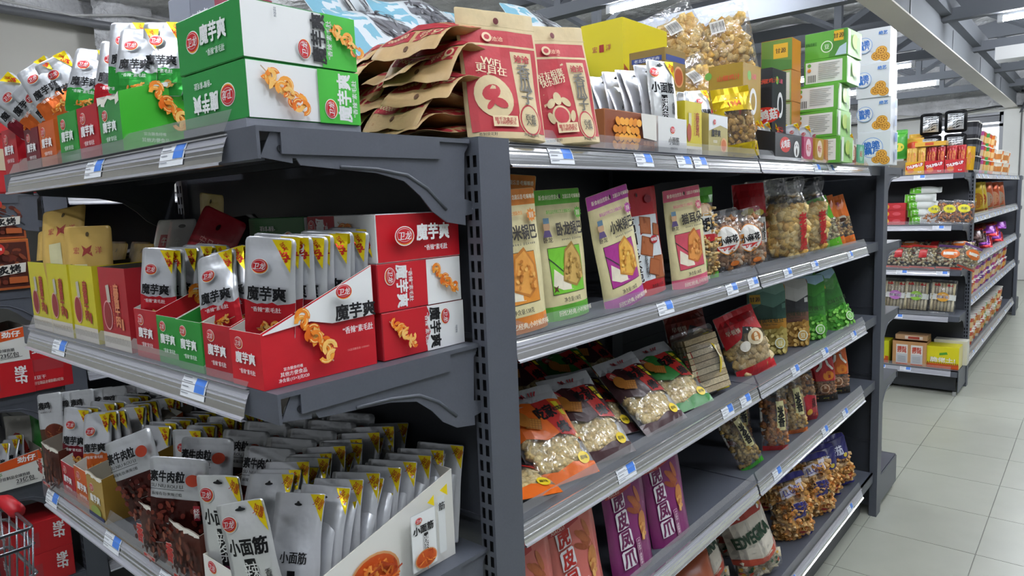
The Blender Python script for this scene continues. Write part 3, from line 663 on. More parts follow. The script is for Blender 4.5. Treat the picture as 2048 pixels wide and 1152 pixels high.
def kcarton(kind, c, c2):
    w, d, h = .156, .156, .066
    def flat(rot=0): return rotd(logo(-3.6, .2, 1.35)+[T('魔芋爽', 1.6, .6, 2.2, WHT, 6.2, 0, .03), T('“香辣”素毛肚', 2, -1.6, .8, WHT, 4.4, 0, .02)], 0, 3.3, rot)
    def side(rot=PI/2, tc=WHT, lc=WHT): return [T('魔芋爽', 0, 0, 2, tc, 5.8, rot, .03), T('“香辣”素毛肚', 1.55, 0, .75, lc, 4.6, rot, .02)]+rotd(logo(0, 0, .95), -2.1, -1.5 if rot > 0 else 1.5, rot)
    P_ = []
    if kind == 'gA':  # upper green carton: green end, white and green side
        P_ = [('end_print', 'F', flat()), ('side_panel', 'R', [PG([(2.6, .05), (7.75, .05), (7.75, 6.55), (2.6, 6.55), (3.3, 5.5), (3.0, 5.0), (3.4, 3.2), (3.2, 1.4), (2.7, 1.1)], '45b83c')]), ('side_lettering', 'R', rotd(side(PI/2, BLK, WHT), 2.2, 3.4, 0)+[T('食品说明', -3.6, 5.5, 1.2, '8a8f98', .3)]), ('side_picture', 'R', curls(5.9, 3.6, 2.3, 12, 3, -.75))]
    if kind == 'gB':  # lower green carton, upside-down end
        P_ = [('end_print', 'F', flat(PI)), ('side_panel', 'R', [RC(1.6, .05, 7.75, 6.55, '45b83c')]), ('side_lettering', 'R', rotd(side(PI/2, WHT, WHT), 5.4, 3.3, 0)), ('side_picture', 'R', curls(-3.3, 3.4, 3., 14, 3, -.75))]
    if kind == 'rA':  # red side, white end with curls
        P_ = [('end_panel', 'F', [RC(-7.75, .05, -1.2, 6.55, 'a72531')]), ('end_lettering', 'F', rotd(side(-PI/2, WHT, WHT), -4.6, 3.3, 0)), ('end_picture', 'F', curls(2.6, 3.4, 2.9, 13, 4, -.7)), ('side_print', 'R', flat())]
    if kind == 'rB':  # red and white side with curls right
        P_ = [('side_panel', 'R', [RC(1, .05, 7.75, 6.55, WHT)]), ('side_lettering', 'R', rotd(side(-PI/2, WHT, WHT), -3.6, 3.3, 0)), ('side_picture', 'R', curls(4.3, 3.3, 2.6, 13, 5, -.75)), ('end_print', 'F', flat(PI))]
    if kind == 'rC':  # red with curls left, white right with dark lettering
        P_ = [('side_panel', 'R', [PG([(.2, .05), (7.75, .05), (7.75, 6.55), (.4, 6.55), (.9, 5.4), (.3, 4.2), (.9, 2.8), (.1, 1.2)], WHT)]), ('side_lettering', 'R', rotd([T('魔芋爽', 0, 0, 2, BLK, 5.8, -PI/2, .03), T('“香辣”素毛肚', -1.6, 0, .8, WHT, 4.6, -PI/2, .02)]+rotd(logo(0, 0, .95), 2.0, 1.3, -PI/2), 1.9, 3.3, 0)+[T('食品说明', 6, 2.4, 1.2, '8a8f98', .3)]), ('side_picture', 'R', curls(-4.4, 3.3, 2.5, 13, 6, -.75)), ('end_print', 'F', flat(0))]
    cols = {'*': c, 'F': c2, 'E': c2, 'T': WHT}  # end faces painted darker for the less lit side
    if kind in ('gA', 'gB'): cols['R'] = WHT
    if kind == 'rA': cols['F'] = WHT; cols['E'] = WHT
    return carton(w, d, h, cols, P_)
def KCt(kind, c, c2): return kit(('kc', kind, c), lambda: kcarton(kind, c, c2))
EC(KCt('gB', '2f9b3c', '2c8a42'), 'snack_carton', 'green and white carton with upside-down end, lower of the two on the top shelf', 'box', .127, -.327, .156, Z1+.012)
EC(KCt('gA', '2f9b3c', '2c8a42'), 'snack_carton', 'green and white carton on top of another green carton', 'box', .127, -.328, .156, Z1+.079)
b = MB(); b.box(-.33, -.17, .05, .205, Z1, Z1+.0118, M('7b7f88', 'steel')); tag(b.build('folded_board'), 'flat grey board lying under the green cartons', 'board')
def grey_carton():
    return carton(.14, .12, .12, {'*': '8f94a0', 'F': '8a8f9b'}, [('side_print', 'R', [RC(-5.9, 1, 5.9, 11.8, '8b2840')]), ('front_print', 'F', [PG([(-6.9, .2), (-1, .2), (0, 11.8), (-6.9, 11.8)], '9aa0ac'), PG([(-1.4, .2), (6.9, .2), (6.9, 8), (-1, 7.2)], '8b2840')]+logo(-2.5, 5.8, 1.5)+[T('魔芋爽', 2.7, 7.4, 2, WHT, 5.4, .1, .03), T('香辣素毛肚', 3.2, 5.3, .8, WHT)])])
inst(kit('gcart', grey_carton), 'snack_carton', 'grey and maroon carton standing high behind the green cartons', 'box', (-.075, .56, Z1+.1752), -PI/2+.1, None, 1.0)
inst(kit('gcart0', lambda: carton(.15, .13, .175, {'*': '8f949c'})), 'snack_carton', 'plain grey carton under the grey and maroon one', 'box', (-.075, .56, Z1), -PI/2)
def small_red_pack():
    S = Surf(.075, .1, .012, .12, .1, .004, 0, 0, .001, 3)
    return pouch(S, 'b3443c', [('picture', bowl(-1, 4.6, 2, 2.4, 3)), ('lettering', [RC(1.2, 2, 3, 8, 'e8d23a'), T('香', 2.1, 5.5, 1.5, 'b3302a')])])
o = inst(kit('srp', small_red_pack), 'snack_bag', 'small red and yellow bag lying on top of the green cartons', 'bag', (-.2, .2, Z1+.1455+.0125), (-PI/2, 0, -PI/2), None)
# middle board ------------------------------------------------------------
TM = 'display trays on the middle end shelf'
def sauce_tray(c, c2, name, py):
    def mk():
        fr = [RC(-5.4, .05, 5.4, 2.6, 'cfc8bb'), T(py, 0, 1.35, 1.3, 'a89f92', 9.6), EL(-2.6, 5.4, 1.8, 2.4, 'd9a0a0'), EL(-2.6, 5.4, 1.55, 2.15, '8f2c2e'), PG([(-2.2, 7.5), (-.9, 7.6), (-1.2, 10.4), (-2.5, 10.2)], 'b9b3a4'), T(name, 1.6, 7.2, 6.8, 'a3312e' if c2 == 0 else 'd98a62', None, 0, .03), T(py, -.1, 7.2, .45, 'a3312e' if c2 == 0 else 'd98a62', 6, -PI/2), RC(2.9, 3.4, 3.6, 5.2, 'a3312e' if c2 == 0 else 'd98a62')]
        return tray(.108, .2, .131, .134, {'*': c}, [('front_print', 'F', fr)], inner='57534a')
    return kit(('st', c), mk)
YS = sauce_tray('c9c02a', 0, '麻\n酱\n牛\n肉', 'MAJIANGNIUROU')
for y, x, lab in ((.848, -.335, 'yellow beef sauce box at the open end of the middle shelf'), (.735, -.336, 'yellow beef sauce box between two other yellow ones'), (.622, -.334, 'yellow beef sauce box touching the red beef sauce box')):
    EC(YS, 'display_tray', lab, 'box', y, x, .2, Z2, TM)
EC(sauce_tray('a2242c', 1, '麻\n酱\n牛\n肉', 'MAJIANGNIUROU'), 'display_tray', 'dark red beef sauce box beside the yellow boxes', 'box', .488, -.334, .2, Z2, TM)
def gold_pouch(v, c='c6a458'):
    def mk():
        S = Surf(.088, .15, .004, .1, .05, .006, (.1, .28, .02)[v], 0, .001, v)
        return pouch(S, c, [('lettering', [PG([(-1.1, 11.7), (-.2, 11.1), (.9, 11.7), (.6, 10.9), (.9, 9.7), (-.1, 10.3), (-1.1, 9.7), (-.7, 10.8)], '9c3a34'), T('宏', -2.2, 10.8, 1.2, 'b5544a'), T('洋', 2.1, 10.8, 1.2, 'b5544a'), EL(0, 13.6, .32, .4, '5a4a2a'), RC(-2.6, 3, -.2, 8.4, 'c8c49a'), T('老\n北\n京', 2.3, 5.5, 5, 'a33a30')])], 'pouch', 'a98b48')
    return kit(('gp', v, c), mk)
for v, y, x, z, ln, sd, lab in ((0, .865, -.3, 1.255, .2, .15, 'gold pouch bent over in the outer yellow sauce box'), (1, .755, -.31, 1.29, -.05, .15, 'tall gold pouch curling out of the middle yellow box'), (2, .65, -.31, 1.25, .02, 0, 'straight gold pouch in the yellow box next to the red one')):
    EP(gold_pouch(v), lab, y, x, z, ln, sd, .6, 'gold pouches in the sauce boxes')
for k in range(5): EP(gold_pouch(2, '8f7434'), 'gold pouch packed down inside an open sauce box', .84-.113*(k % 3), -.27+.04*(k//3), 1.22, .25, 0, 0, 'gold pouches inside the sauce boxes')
EP(gold_pouch(2, 'd9c27a'), 'pale gold pouch standing up behind the red pouch flap', .57, -.13, 1.30, 0, -.1, 0)
def red_flap_pouch():
    S = Surf(.1, .2, .005, .1, .05, .008, .12, 0, .001, 2)
    return pouch(S, '9a1f2c', [('lettering', [T('宏品业', 0, 14.5, 2., 'd49a90', 5.4, 0, 0), EL(0, 17.6, .4, .5, '2a0c10'), T('麻酱', 0, 10.4, 2, 'd49a90')])])
EP(kit('rfp', red_flap_pouch), 'dark red pouch with hanging hole leaning across the sauce boxes', .43, -.26, 1.23, .15, -.35, .2)
EC(konjac_tray('r', False), 'display_tray', 'narrow red konjac tray next to the red beef sauce box', 'box', .371, -.335, .162, Z2, TM, scale=1.1)
EC(konjac_tray('g', False), 'display_tray', 'green konjac tray beside the narrow red tray', 'box', .298, -.335, .162, Z2, TM, scale=1.03)
EC(konjac_tray('g', False, 2), 'display_tray', 'green konjac tray, the nearer to the large red tray pair', 'box', .228, -.338, .162, Z2, TM, scale=1.03)
EC(konjac_tray('r', False, 3), 'display_tray', 'red konjac tray between the green trays and the picture tray', 'box', .15, -.338, .162, Z2, TM, scale=1.05)
EC(konjac_tray('r', True), 'display_tray', 'red and white konjac tray with large curl picture on its side', 'box', .0765, -.34, .162, Z2, TM, scale=1.02)
PM = 'silver red pouches in the middle shelf trays'
def prow(col, y, n, x0, dx, z, lean, side, labs, vs=(0, 2, 1, 3), sc=1., dz=0, turn=.45):
    for k in range(n): EP(konjac_pouch(col, vs[k % len(vs)]), labs[0] if k == 0 else labs[1], y+random.uniform(-.006, .006), x0+dx*k, z+dz*k+random.uniform(-.003, .003), lean+random.uniform(-.03, .03), side+random.uniform(-.03, .03), turn+random.uniform(-.06, .06), PM, sc)
prow('r', .372, 7, -.318, .017, 1.255, .05, -.05, ('front pouch in the narrow red tray, its lettering showing', 'silver pouch lined up behind the front one in the narrow red tray'))
prow('g', .262, 5, -.25, .02, 1.225, .3, 0, ('front green pouch sunk low in the green trays', 'green pouch sunk behind another in the green trays'))
prow('r', .17, 8, -.315, .016, 1.255, .12, .22, ('leaning pouch bent forward in the red tray beside the green ones', 'pouch fanned out behind the bent one in the red tray'), (3, 1, 0, 2))
prow('r', .21, 6, -.27, .018, 1.255, .15, .12, ('pouch standing between the fanned row and the green trays', 'pouch behind the standing one between green and red trays'), (0, 2))
prow('r', .078, 9, -.31, .016, 1.258, .03, -.07, ('front pouch in the red and white picture tray', 'silver pouch queued in the red and white picture tray'), (0, 0, 2, 0), 1.12, 0, .5)
prow('r', .26, 7, -.2, .018, 1.26, .1, 0, ('silver pouch opening the back row behind the green trays', 'silver pouch in the back row behind the green trays'), (2, 0))
prow('r', .13, 5, -.18, .018, 1.263, .05, 0, ('silver pouch opening the back row behind the picture tray', 'silver pouch in the back row behind the picture tray'), (0, 2))
EC(KCt('rC', RED, 'a01f2a'), 'snack_carton', 'red and white carton at the foot of the red carton stack', 'box', .116, -.165, .156, Z2)
EC(KCt('rB', RED, 'a01f2a'), 'snack_carton', 'red and white carton in the middle of the red carton stack', 'box', .116, -.168, .156, Z2+.0665)
EC(KCt('rA', 'c21a26', 'a01f2a'), 'snack_carton', 'red carton with white end crowning the carton stack', 'box', .116, -.166, .156, Z2+.133)
EC(KCt('gB', '2f7b3c', '2a6b38'), 'snack_carton', 'green carton with upside-down end beside the crowning red carton', 'box', .276, -.17, .156, Z2+.133)
EC(KCt('rB', RED, 'a01f2a'), 'snack_carton', 'red carton supporting the green carton behind the pouches', 'box', .278, -.165, .156, Z2+.0665)
EC(KCt('rC', RED, 'a01f2a'), 'snack_carton', 'red carton at the very bottom under the green carton', 'box', .278, -.165, .156, Z2)
# cards and white hanging packs far back on the middle board
b = MB(); b.face([(-.1, .62, 1.40), (-.02, .60, 1.41), (-.06, .45, 1.36), (-.12, .5, 1.35)], M('4a4a48', 'matte')); b.box(-.1, -.03, .6, .603, 1.2, 1.4, M('4a4a48', 'matte')); tag(b.build('open_carton'), 'dark open carton lid at the back of the middle shelf', 'box')
for y, x, lab in ((.89, -.1, 'white pack with red square at the back of the middle shelf'), (.78, -.12, 'white hanging card at the back of the middle shelf')):
    S = Surf(.1, .17, .006, .12, .05, .008, .05, 0, 0, 2)
    EP(kit('whp%g' % y, lambda: pouch(S, 'd9d9d8', [('lettering', [RC(-2, 10.5, 2.4, 13.5, 'b5222c') if y > .8 else EL(0, 15.5, 1.4, .4, '3a3a3c'), T('牛', 0, 12, 2, WHT)])])), lab, y, x, 1.24, .2, 0, .1)
# lower board ------------------------------------------------------------
TL = 'display boxes on the lower end shelf'
def meat_tray(txt='香'):
    def mk():
        rn = random.Random(5); fr = []
        for _ in range(70):
            x, y, r = rn.uniform(-4, 4), rn.uniform(.4, 6.6), rn.uniform(.3, .8); fr.append(EL(x, y, r, r*.6, rn.choice(('5a2a1e', '6d3222', '4a2018', '7a4430', '3d1a14')), 8, rn.uniform(0, 3)))
        fr += [T(txt, -1.9, 3.7, 2.8, 'e4d8cc', 2.2, 0, .06), T(txt, -1.9, 3.7, 2.7, 'b02a26', 2.1, 0, .03), RC(-1.2, .5, 2.6, 1.1, 'c9b8b0'), RC(-1.1, .58, 2.5, 1.02, 'b0302c'), T('五香素牛肉', .7, .8, .32, WHT)]
        return tray(.094, .2, .074, .12, {'*': '4d241a'}, [('front_print', 'F', fr)], inner='8a8074', torn=.004, seed=3)
    return kit(('mt', txt), mk)
EC(meat_tray(), 'display_tray', 'brown meat-print box at the open end of the lower shelf', 'box', .905, -.335, .2, Z3, TL, scale=1.1)
EC(konjac_tray('r', False), 'display_tray', 'red konjac tray between the meat-print box and the orange tray', 'box', .81, -.335, .162, Z3, TL)
EC(konjac_tray('o', False), 'display_tray', 'orange konjac tray beside the gold tray on the lower shelf', 'box', .733, -.335, .162, Z3, TL, scale=1.1)
def gold_tray():
    fr = logo(-1.4, 5.3, .75)+[T('魔芋爽', 0, 3.6, 1.35, WHT, 4.4, 0, .03), EL(0, 1.4, 2.2, 1, '8fa04a'), RC(-3.4, .1, 3.4, .9, '2c3560')]
    sd = [EL(4, 4, 4.2, 2.4, 'c98a5a'), EL(4, 4.1, 3.8, 2.1, 'b4582a'), RC(-4.5, .4, 7.9, 2.2, '2a2f55'), T('老北京涮羊肉', 1.4, 1.3, 1.1, 'cfd0da')]
    return tray(.074, .2, .078, .12, {'*': '8f6f2c', 'F': 'a98d48'}, [('front_print', 'F', fr), ('side_print', 'R', sd)], inner='a39c8c', torn=.003)
EC(kit('goldtray', gold_tray), 'display_tray', 'gold-brown open tray with a bowl picture on its long side', 'box', .652, -.34, .2, Z3, TL, scale=1.05)
def beef_tray(): return meat_tray('香')
EC(beef_tray(), 'display_tray', 'brown meat-print tray below the white beef cube pouch flap', 'box', .418, -.335, .2, Z3, TL, scale=1.08)
EC(beef_tray(), 'display_tray', 'brown meat-print tray touching the white noodle trays', 'box', .312, -.335, .2, Z3, TL, scale=1.08)
def beef_pouch(v):
    def mk():
        w, h = 9.6, 13.5; S = Surf(w/100, h/100, .005, .1, .05, .007, (.12, .0, .05)[v], 0, .001, v); rn = random.Random(v)
        low = [RC(-w/2, .1, w/2, 7.2, '3d1512')]+[EL(rn.uniform(-4.4, 4.4), rn.uniform(.5, 6.8), rn.uniform(.3, .7), rn.uniform(.25, .5), rn.choice(('6b2a22', '54201b', '7d3a2c', '2c0f0d')), 7, rn.uniform(0, 3)) for _ in range(60)]
        return pouch(S, 'c9ccd0', [('meat_picture', low), ('lettering', [T('素牛肉粒', -1, 11, 1.6, BLK, 5.6, 0, .03), T('SU NIU ROU LI', -1, 9.6, .5, '3a3a3a', 5.2), RC(-3.8, 9.05, 1.8, 9.12, BLK), T('麻辣有劲/爽辣过瘾', -1, 8.4, .55, BLK, 5), EL(3.1, 10.6, 1.1, .9, 'b5442e'), RC(3.3, 4.6, 4.3, 6.9, 'a12c3a'), T('经\n典', 3.8, 5.7, 1.6, WHT)])], 'foil')
    return kit(('bp', v), mk)
EP(beef_pouch(0), 'white topped beef cube pouch flopping over the brown tray', .45, -.315, .935, -.1, .35, .5, 'beef cube pouches')
EP(beef_pouch(1), 'white topped beef cube pouch standing square with its lettering readable', .352, -.325, .915, .05, -.05, .55, 'beef cube pouches')
EP(beef_pouch(2), 'beef cube pouch right behind the square standing one', .40, -.26, .915, .1, 0, .5, 'beef cube pouches')
for k in range(9): EP(beef_pouch(2), 'beef cube pouch queued in the dark behind the front ones', .3+.11*(k % 2), -.22+.02*k, .905+.002*k, .22, 0, .4, 'beef cube pouches at the back')
def veg_pouch(v):
    def mk():
        w, h = 6, 12.5; S = Surf(w/100, h/100, .005, .1, .05, .006, (.02, .1)[v % 2], 0, .001, v)
        return pouch(S, 'cdd0d3', [('picture', [RC(-3, .1, 3, 5, '5a3a2a')]+bowl(.6, 4.2, 2.2, 1.8, v, '7a4a36', ('6b3020', '8a4a2c', 'a8683c'), 16)), ('lettering', [T('素鸡', -1, 10, 1.5, BLK, 3, 0, .04), T('XIANG LA', -.6, 8.6, .4, '555555')])], 'foil')
    return kit(('vp', v), mk)
EC(meat_tray('素'), 'display_tray', 'brown tray of vegetarian chicken pouches behind the meat-print box', 'box', .955, -.13, .2, Z3, TL, scale=.6)
for k in range(9): EP(veg_pouch(k % 2), 'white vegetarian chicken pouch, foremost of the pale row' if k == 0 else 'white vegetarian chicken pouch in the pale row at the open end', 1.0-.03*k+.0, -.3+.022*k, .92+.003*k, .12, .12, .6, 'white pouches at the open end of the lower shelf')
def drow(col, y, n, x0, dx, z, lean, side, lab, vs=(0, 2), slip=0, grp='silver pouches in the lower shelf trays'):
    for k in range(n): EP(konjac_pouch(col, vs[k % len(vs)]), lab[0] if k == 0 else lab[1], y+slip*k+random.uniform(-.004, .004), x0+dx*k, z+random.uniform(-.003, .003), lean, side, .5, grp, 1.05)
drow('m', .845, 7, -.31, .024, .925, .1, -.05, ('front pouch in the red tray beside the meat-print box', 'pouch lined up in the red tray beside the meat-print box'))
drow('o', .745, 11, -.3, .021, .925, .08, .1, ('front silver orange pouch in the lower orange tray', 'silver orange pouch lined up in the lower orange tray'), (3, 0, 2), .002)
drow('k', .655, 10, -.24, .021, .9, .2, 0, ('front pouch low in the gold-brown tray', 'pouch lined up in the gold-brown tray'), (0, 2), .003)
drow('k', .555, 9, -.22, .022, .91, .2, .02, ('front pouch of the row beside the gold-brown tray', 'pouch of the row beside the gold-brown tray'), (2, 0), .003)
b = MB(); b.face([(-.24, .79, 1.0), (-.14, .7, 1.01), (-.07, .8, 1.045), (-.17, .9, 1.035)], M('9a9488', 'matte')); b.face([(-.24, .79, .999), (-.14, .7, 1.009), (-.14, .7, .93), (-.24, .79, .93)], M('8a8478', 'matte'))
tag(b.build('open_carton'), 'grey open carton flap above the dark pouch rows', 'box')
b = MB(); b.box(-.03, -.026, .5, .75, .885, 1.06, M('cfcac0', 'matte')); o = b.build('display_carton'); tag(o, 'pale carton back with red oval behind the dark pouch rows', 'box')
o2 = bpy.data.objects.new('logo', decal('logo', [EL(0, 0, 2.2, 1.3, 'b03a2e')], lambda x, y, f: (-.0305-f, .68-x, 1.03+y))); COL.objects.link(o2); o2.parent = o
def noodle_tray(big):
    w, d = .1, .285
    fr = logo(-2.4, 4.4, 1.0)+[T('小面筋', .2, 1.8, 2.1, BLK, 5.6, 0, .03)]
    pr = [('front_print', 'F', fr)]
    if big:
        sd = bowl(-1.2, 3.1, 4.4, 3.5, 4, 'd29a66', n=60)
        pk = [RC(4.6, 1.3, 9.4, 9.9, 'cfd3d3'), RC(4.7, 1.4, 9.3, 9.8, 'eef1f1'), RC(9.9, 2.2, 11.3, 11, 'dfe3e3'), PG([(9.2, 9.9), (9.2, 11.6), (7.9, 10.8)], YEL), PG([(11.9, 12.4), (11.9, 10.6), (10.4, 11.8)], YEL), T('小面筋', 6.9, 7.4, 1.2, BLK, 3.8, 0, .03), RC(6.9, 3.7, 7.7, 6.6, BLK), T('辣\n条', 7.3, 5.2, 2.1, WHT), T('筋', 10.6, 9.4, 1.2, BLK)]+logo(6, 8.8, .55)+bowl(7, 2.9, 2.1, 1.4, 9, 'd29a66', n=24)
        pr += [('side_picture', 'R', sd), ('side_pack_picture', 'R', pk)]
    return tray(w, d, .056, .136, {'*': 'e6e6e0'}, pr, inner='cfccc0', flat=.03)
EC(kit('nt1', lambda: noodle_tray(True)), 'display_tray', 'white tray with fried noodle picture on its long side', 'box', .092, -.332, .285, Z3, TL)
EC(kit('nt2', lambda: noodle_tray(False)), 'display_tray', 'white noodle tray squeezed between the brown tray and the picture tray', 'box', .205, -.335, .285, Z3, TL)
def noodle_front():
    w, h = 8.2, 15; S = Surf(w/100, h/100, .005, .1, .05, .004, .03, 0, .001, 4)
    return pouch(S, 'd9dcdc', [('lettering', [T('小面筋', 0, 9.2, 2.2, BLK, 6.6, 0, .03), RC(-.9, 2.2, .9, 7.6, BLK), RC(-.9, 1.2, .9, 2.2, '7d2a55'), T('辣\n条', 0, 5, 4.4, WHT, None, 0, .01), T('香\n辣\n味', 2.6, 4.8, 2.6, '555555')]), ('logo', logo(-2.2, 12.3, 1.1)), ('hanging_hole', [EL(0, 14, .9, .22, '24262a'), EL(0, 14.15, .3, .3, '24262a')]), ('corner_flash', [PG([(w/2-.1, h-.1), (w/2-.1, h-4.2), (w/2-2.6, h-.1)], YEL), T('加量\n升级', w/2-.95, h-1.45, 1.5, 'c03a22', None, -.5)])], 'foil')
NF = kit('nf', noodle_front)
EP(NF, 'white noodle pouch with large lettering hanging over the squeezed tray', .215, -.315, .9, .0, .1, .3, 'noodle snack pouches up front')
EP(NF, 'white noodle pouch with large lettering, foremost in the picture tray', .115, -.322, .89, .03, .25, .35, 'noodle snack pouches up front')
for k in range(17):
    EP(plain_pouch(8.2, 15, k % 4), 'silver noodle pouch with yellow corner in the picture tray', .098-.0006*k, -.295+.0155*k, .887, .26-.008*k+.05*math.sin(k*1.7), .08-.004*k+.03*math.sin(k*2.3), .35+.03*math.sin(k*2), 'noodle pouches in the picture tray')
for k in range(15):
    EP(plain_pouch(8.2, 15, (k+1) % 4), 'silver noodle pouch with yellow corner in the squeezed tray', .205, -.285+.0165*k, .887+.001*k, .25-.008*k+.05*math.sin(k*1.3), .1+.03*math.sin(k*2.9), .35+.03*math.sin(k*3), 'noodle pouches in the squeezed tray')
for y, x, lab in ((.28, -.05, 'white beef cube display card standing at the back of the lower shelf'), (.37, -.06, 'second white beef cube card next to the back panel')):
    EP(kit('bcard', lambda: [('card', MB_card(), None), ('lettering', decal('lettering', [T('素牛肉粒', 0, 11.5, 2.2, BLK, 8, 0, .03), T('SU NIU ROU LI', 0, 9.6, .8, '444444', 7)], lambda a, c, o: (a, -.002-o, c)), None)]), lab, y, x, Z3, .1, 0, .1, None, None, 'display_card')
# ------------------------------------------------------------------ goods on the main shelf bays (face -Y)
def PL(k, name, label, cat, base, up=(0, 0, 1), face=(0, -1, 0), group=None, scale=None):
    z = Vector(up).normalized(); f = Vector(face); f = (f-z*f.dot(z)).normalized(); y = -f; x = y.cross(z)
    m = Matrix((x, y, z)).transposed()
    return inst(k, name, label, cat, base, tuple(m.to_euler()), group, scale)
def turned(a): return (math.sin(a), -math.cos(a), 0)      # facing -Y turned by a (negative: toward -X)
def RB(k, name, label, cat, x, y, z, rot=0, group=None, scale=None): return inst(k, name, label, cat, (x, y, z), rot, group, scale)
ZT = 1.5055
# sunflower seed bags ------------------------------------------------------
KR, SR = 'd3bf94', 'b3232f'
def seed_bag(v):
    def mk():
        w, h = 13, 19.5; S = Surf(w/100, h/100, .018, .14, .03, .003, 0, .8, .0012, v)
        red = [RC(-w/2+.5, 1.0, w/2-.4, h*.85, SR), RC(-w/2+.5, 14.0, w/2-.4, 14.35, KR), RC(1.6, 3.6, 5.2, 13.4, KR), EL(3.4, 2.9, 2, 2.5, KR), EL(3.4, 2.9, 1.85, 2.35, SR), EL(3.4, 2.9, 1.6, 2.1, KR)]
        pic = [EL(-2.2, 6.2, 2.9, 3.3, KR, 22, .5), EL(-2.6, 6.8, 1.5, 1.1, SR, 14, .5), EL(-1.4, 5.2, 1.2, .7, SR, 12, -.4), EL(-2.9, 5, .9, .4, SR, 12, .9)] if v == 0 else [EL(-1.6, 4.6, 1.7, 1.7, KR), EL(-1.6, 4.6, 1.35, 1.35, SR), EL(-3.1, 6.6, 1, .6, KR, 12, .8), EL(-.2, 6.8, 1, .6, KR, 12, -.8), EL(-1.7, 7.4, .8, 1.1, KR, 12), EL(-3.6, 4.2, .5, 1, KR, 12, .3), EL(.5, 4.4, .5, 1, KR, 12, -.3)]
        tx = [T('洽洽', 3.4, 12.3, 1.1, SR, 2.6, 0, .03), T('香\n瓜\n子', 3.4, 8.4, 6.2, '5c5a55', 2.3, 0, .02), T('百煮\n入味', 3.4, 2.9, 1.7, '3a3835'), T('好友相聚\n快乐加分' if v else 'WiFi\n更自在', -2, 10.8, 2.4, 'ecdcb8', 5, .2 if v else -.1, .02), T('洽洽', -.3, 15.1, .7, 'e6c9a4', 1.8), EL(-2, 15.3, .8, .75, 'e6c9a4'), EL(-2, 15.3, .45, .4, SR), RC(-3, 1.7, 1, 3.3, 'e6d3aa'), T('掰千次金瓜子\n享100份快乐', -1, 2.5, 1.1, SR, 3.5), T('净含量 98克', 3, .55, .5, '4a463c'), T('煮制葵花籽', -4, .55, .5, '4a463c')]
        fl = [RC(-w/2+.1, h-2.6, w/2-.1, h-2.5, 'b9a57a'), EL(-.2, h-1.7, .42, .5, '6a1f24')]
        return pouch(S, KR, [('red_panel', red), ('picture', pic), ('lettering', tx), ('top_seal', fl)], 'kraft', 'b58a5a')
    return kit(('sb', v), mk)
PL(seed_bag(0), 'seed_bag', 'red and kraft seed bag standing nearest the steel corner post', 'bag', (.095, .025, 1.5065), (.07, .15, .98), turned(-.35), 'standing seed bags', 1.07)
PL(seed_bag(1), 'seed_bag', 'red and kraft seed bag standing second from the steel corner post', 'bag', (.252, .02, 1.5065), (-.02, .15, .98), turned(-.32), 'standing seed bags', 1.06)
def flat_bag(v):
    def mk():
        w, h = 13, 19; S = Surf(w/100, h/100, .0155, .3, .03, .004, (.04, .24, .17, .29)[v % 4], 0, .003, v*3+1, flap=.62)
        pr = [RC(-w/2, .4, w/2, h*.62, SR), RC(-w/2+.8, h*.77, -.3, h*.88, 'a02430'), RC(.5, h*.77, w/2-.5, h*.88, 'a02430'), RC(-w/2+.2, h*.66, w/2-.2, h*.74, 'a02430'), EL(-4.6, h*.825, .8, .7, KR), EL(-4.6, h*.825, .45, .4, 'a02430'), T('洽洽', -2.3, h*.825, 1.1, KR), T('000000' if v % 2 else '葵花籽的专家', 3.2, h*.825, .9, KR, 4), EL(.2, h*.94, .4, .4, '5a3a22')]
        return pouch(S, 'b99a6c', [('red_print', pr)], 'kraft', 'a8834f', 'bag_body', None, 10, 14)
    return kit(('fb', v), mk)
rs = random.Random(11); n = 0
for col, (x, y, ln) in enumerate(((-.02, .135, 7), (.0, .275, 7), (.02, .405, 6))):
    for k in range(ln):
        a = rs.uniform(-.12, .22); b_ = rs.uniform(-.04, .05)
        PL(flat_bag(0 if k == 0 else 1+(k+col) % 3), 'seed_bag', ('seed bag lying in the heap column against the standing bags', 'seed bag lying in the middle column of the heap', 'seed bag lying in the heap column behind the green cartons')[col], 'bag', (x+.15+rs.uniform(-.012, .012)+.004*k, y+rs.uniform(-.01, .01), 1.523+.0265*k), (-math.cos(a), math.sin(a)-.08, b_), (0, 0, 1), 'seed bags lying in the heap')
for k in range(6):
    PL(flat_bag(0 if k == 0 else 1+k % 3), 'seed_bag', 'seed bag lying in the stack between standing seed bags and white pouches', 'bag', (.33+rs.uniform(-.01, .01), .09+rs.uniform(-.01, .01)+.2, 1.523+.03*k), (.25+rs.uniform(-.1, .1), -1, rs.uniform(-.03, .03)), (0, 0, 1), 'seed bags stacked flat')
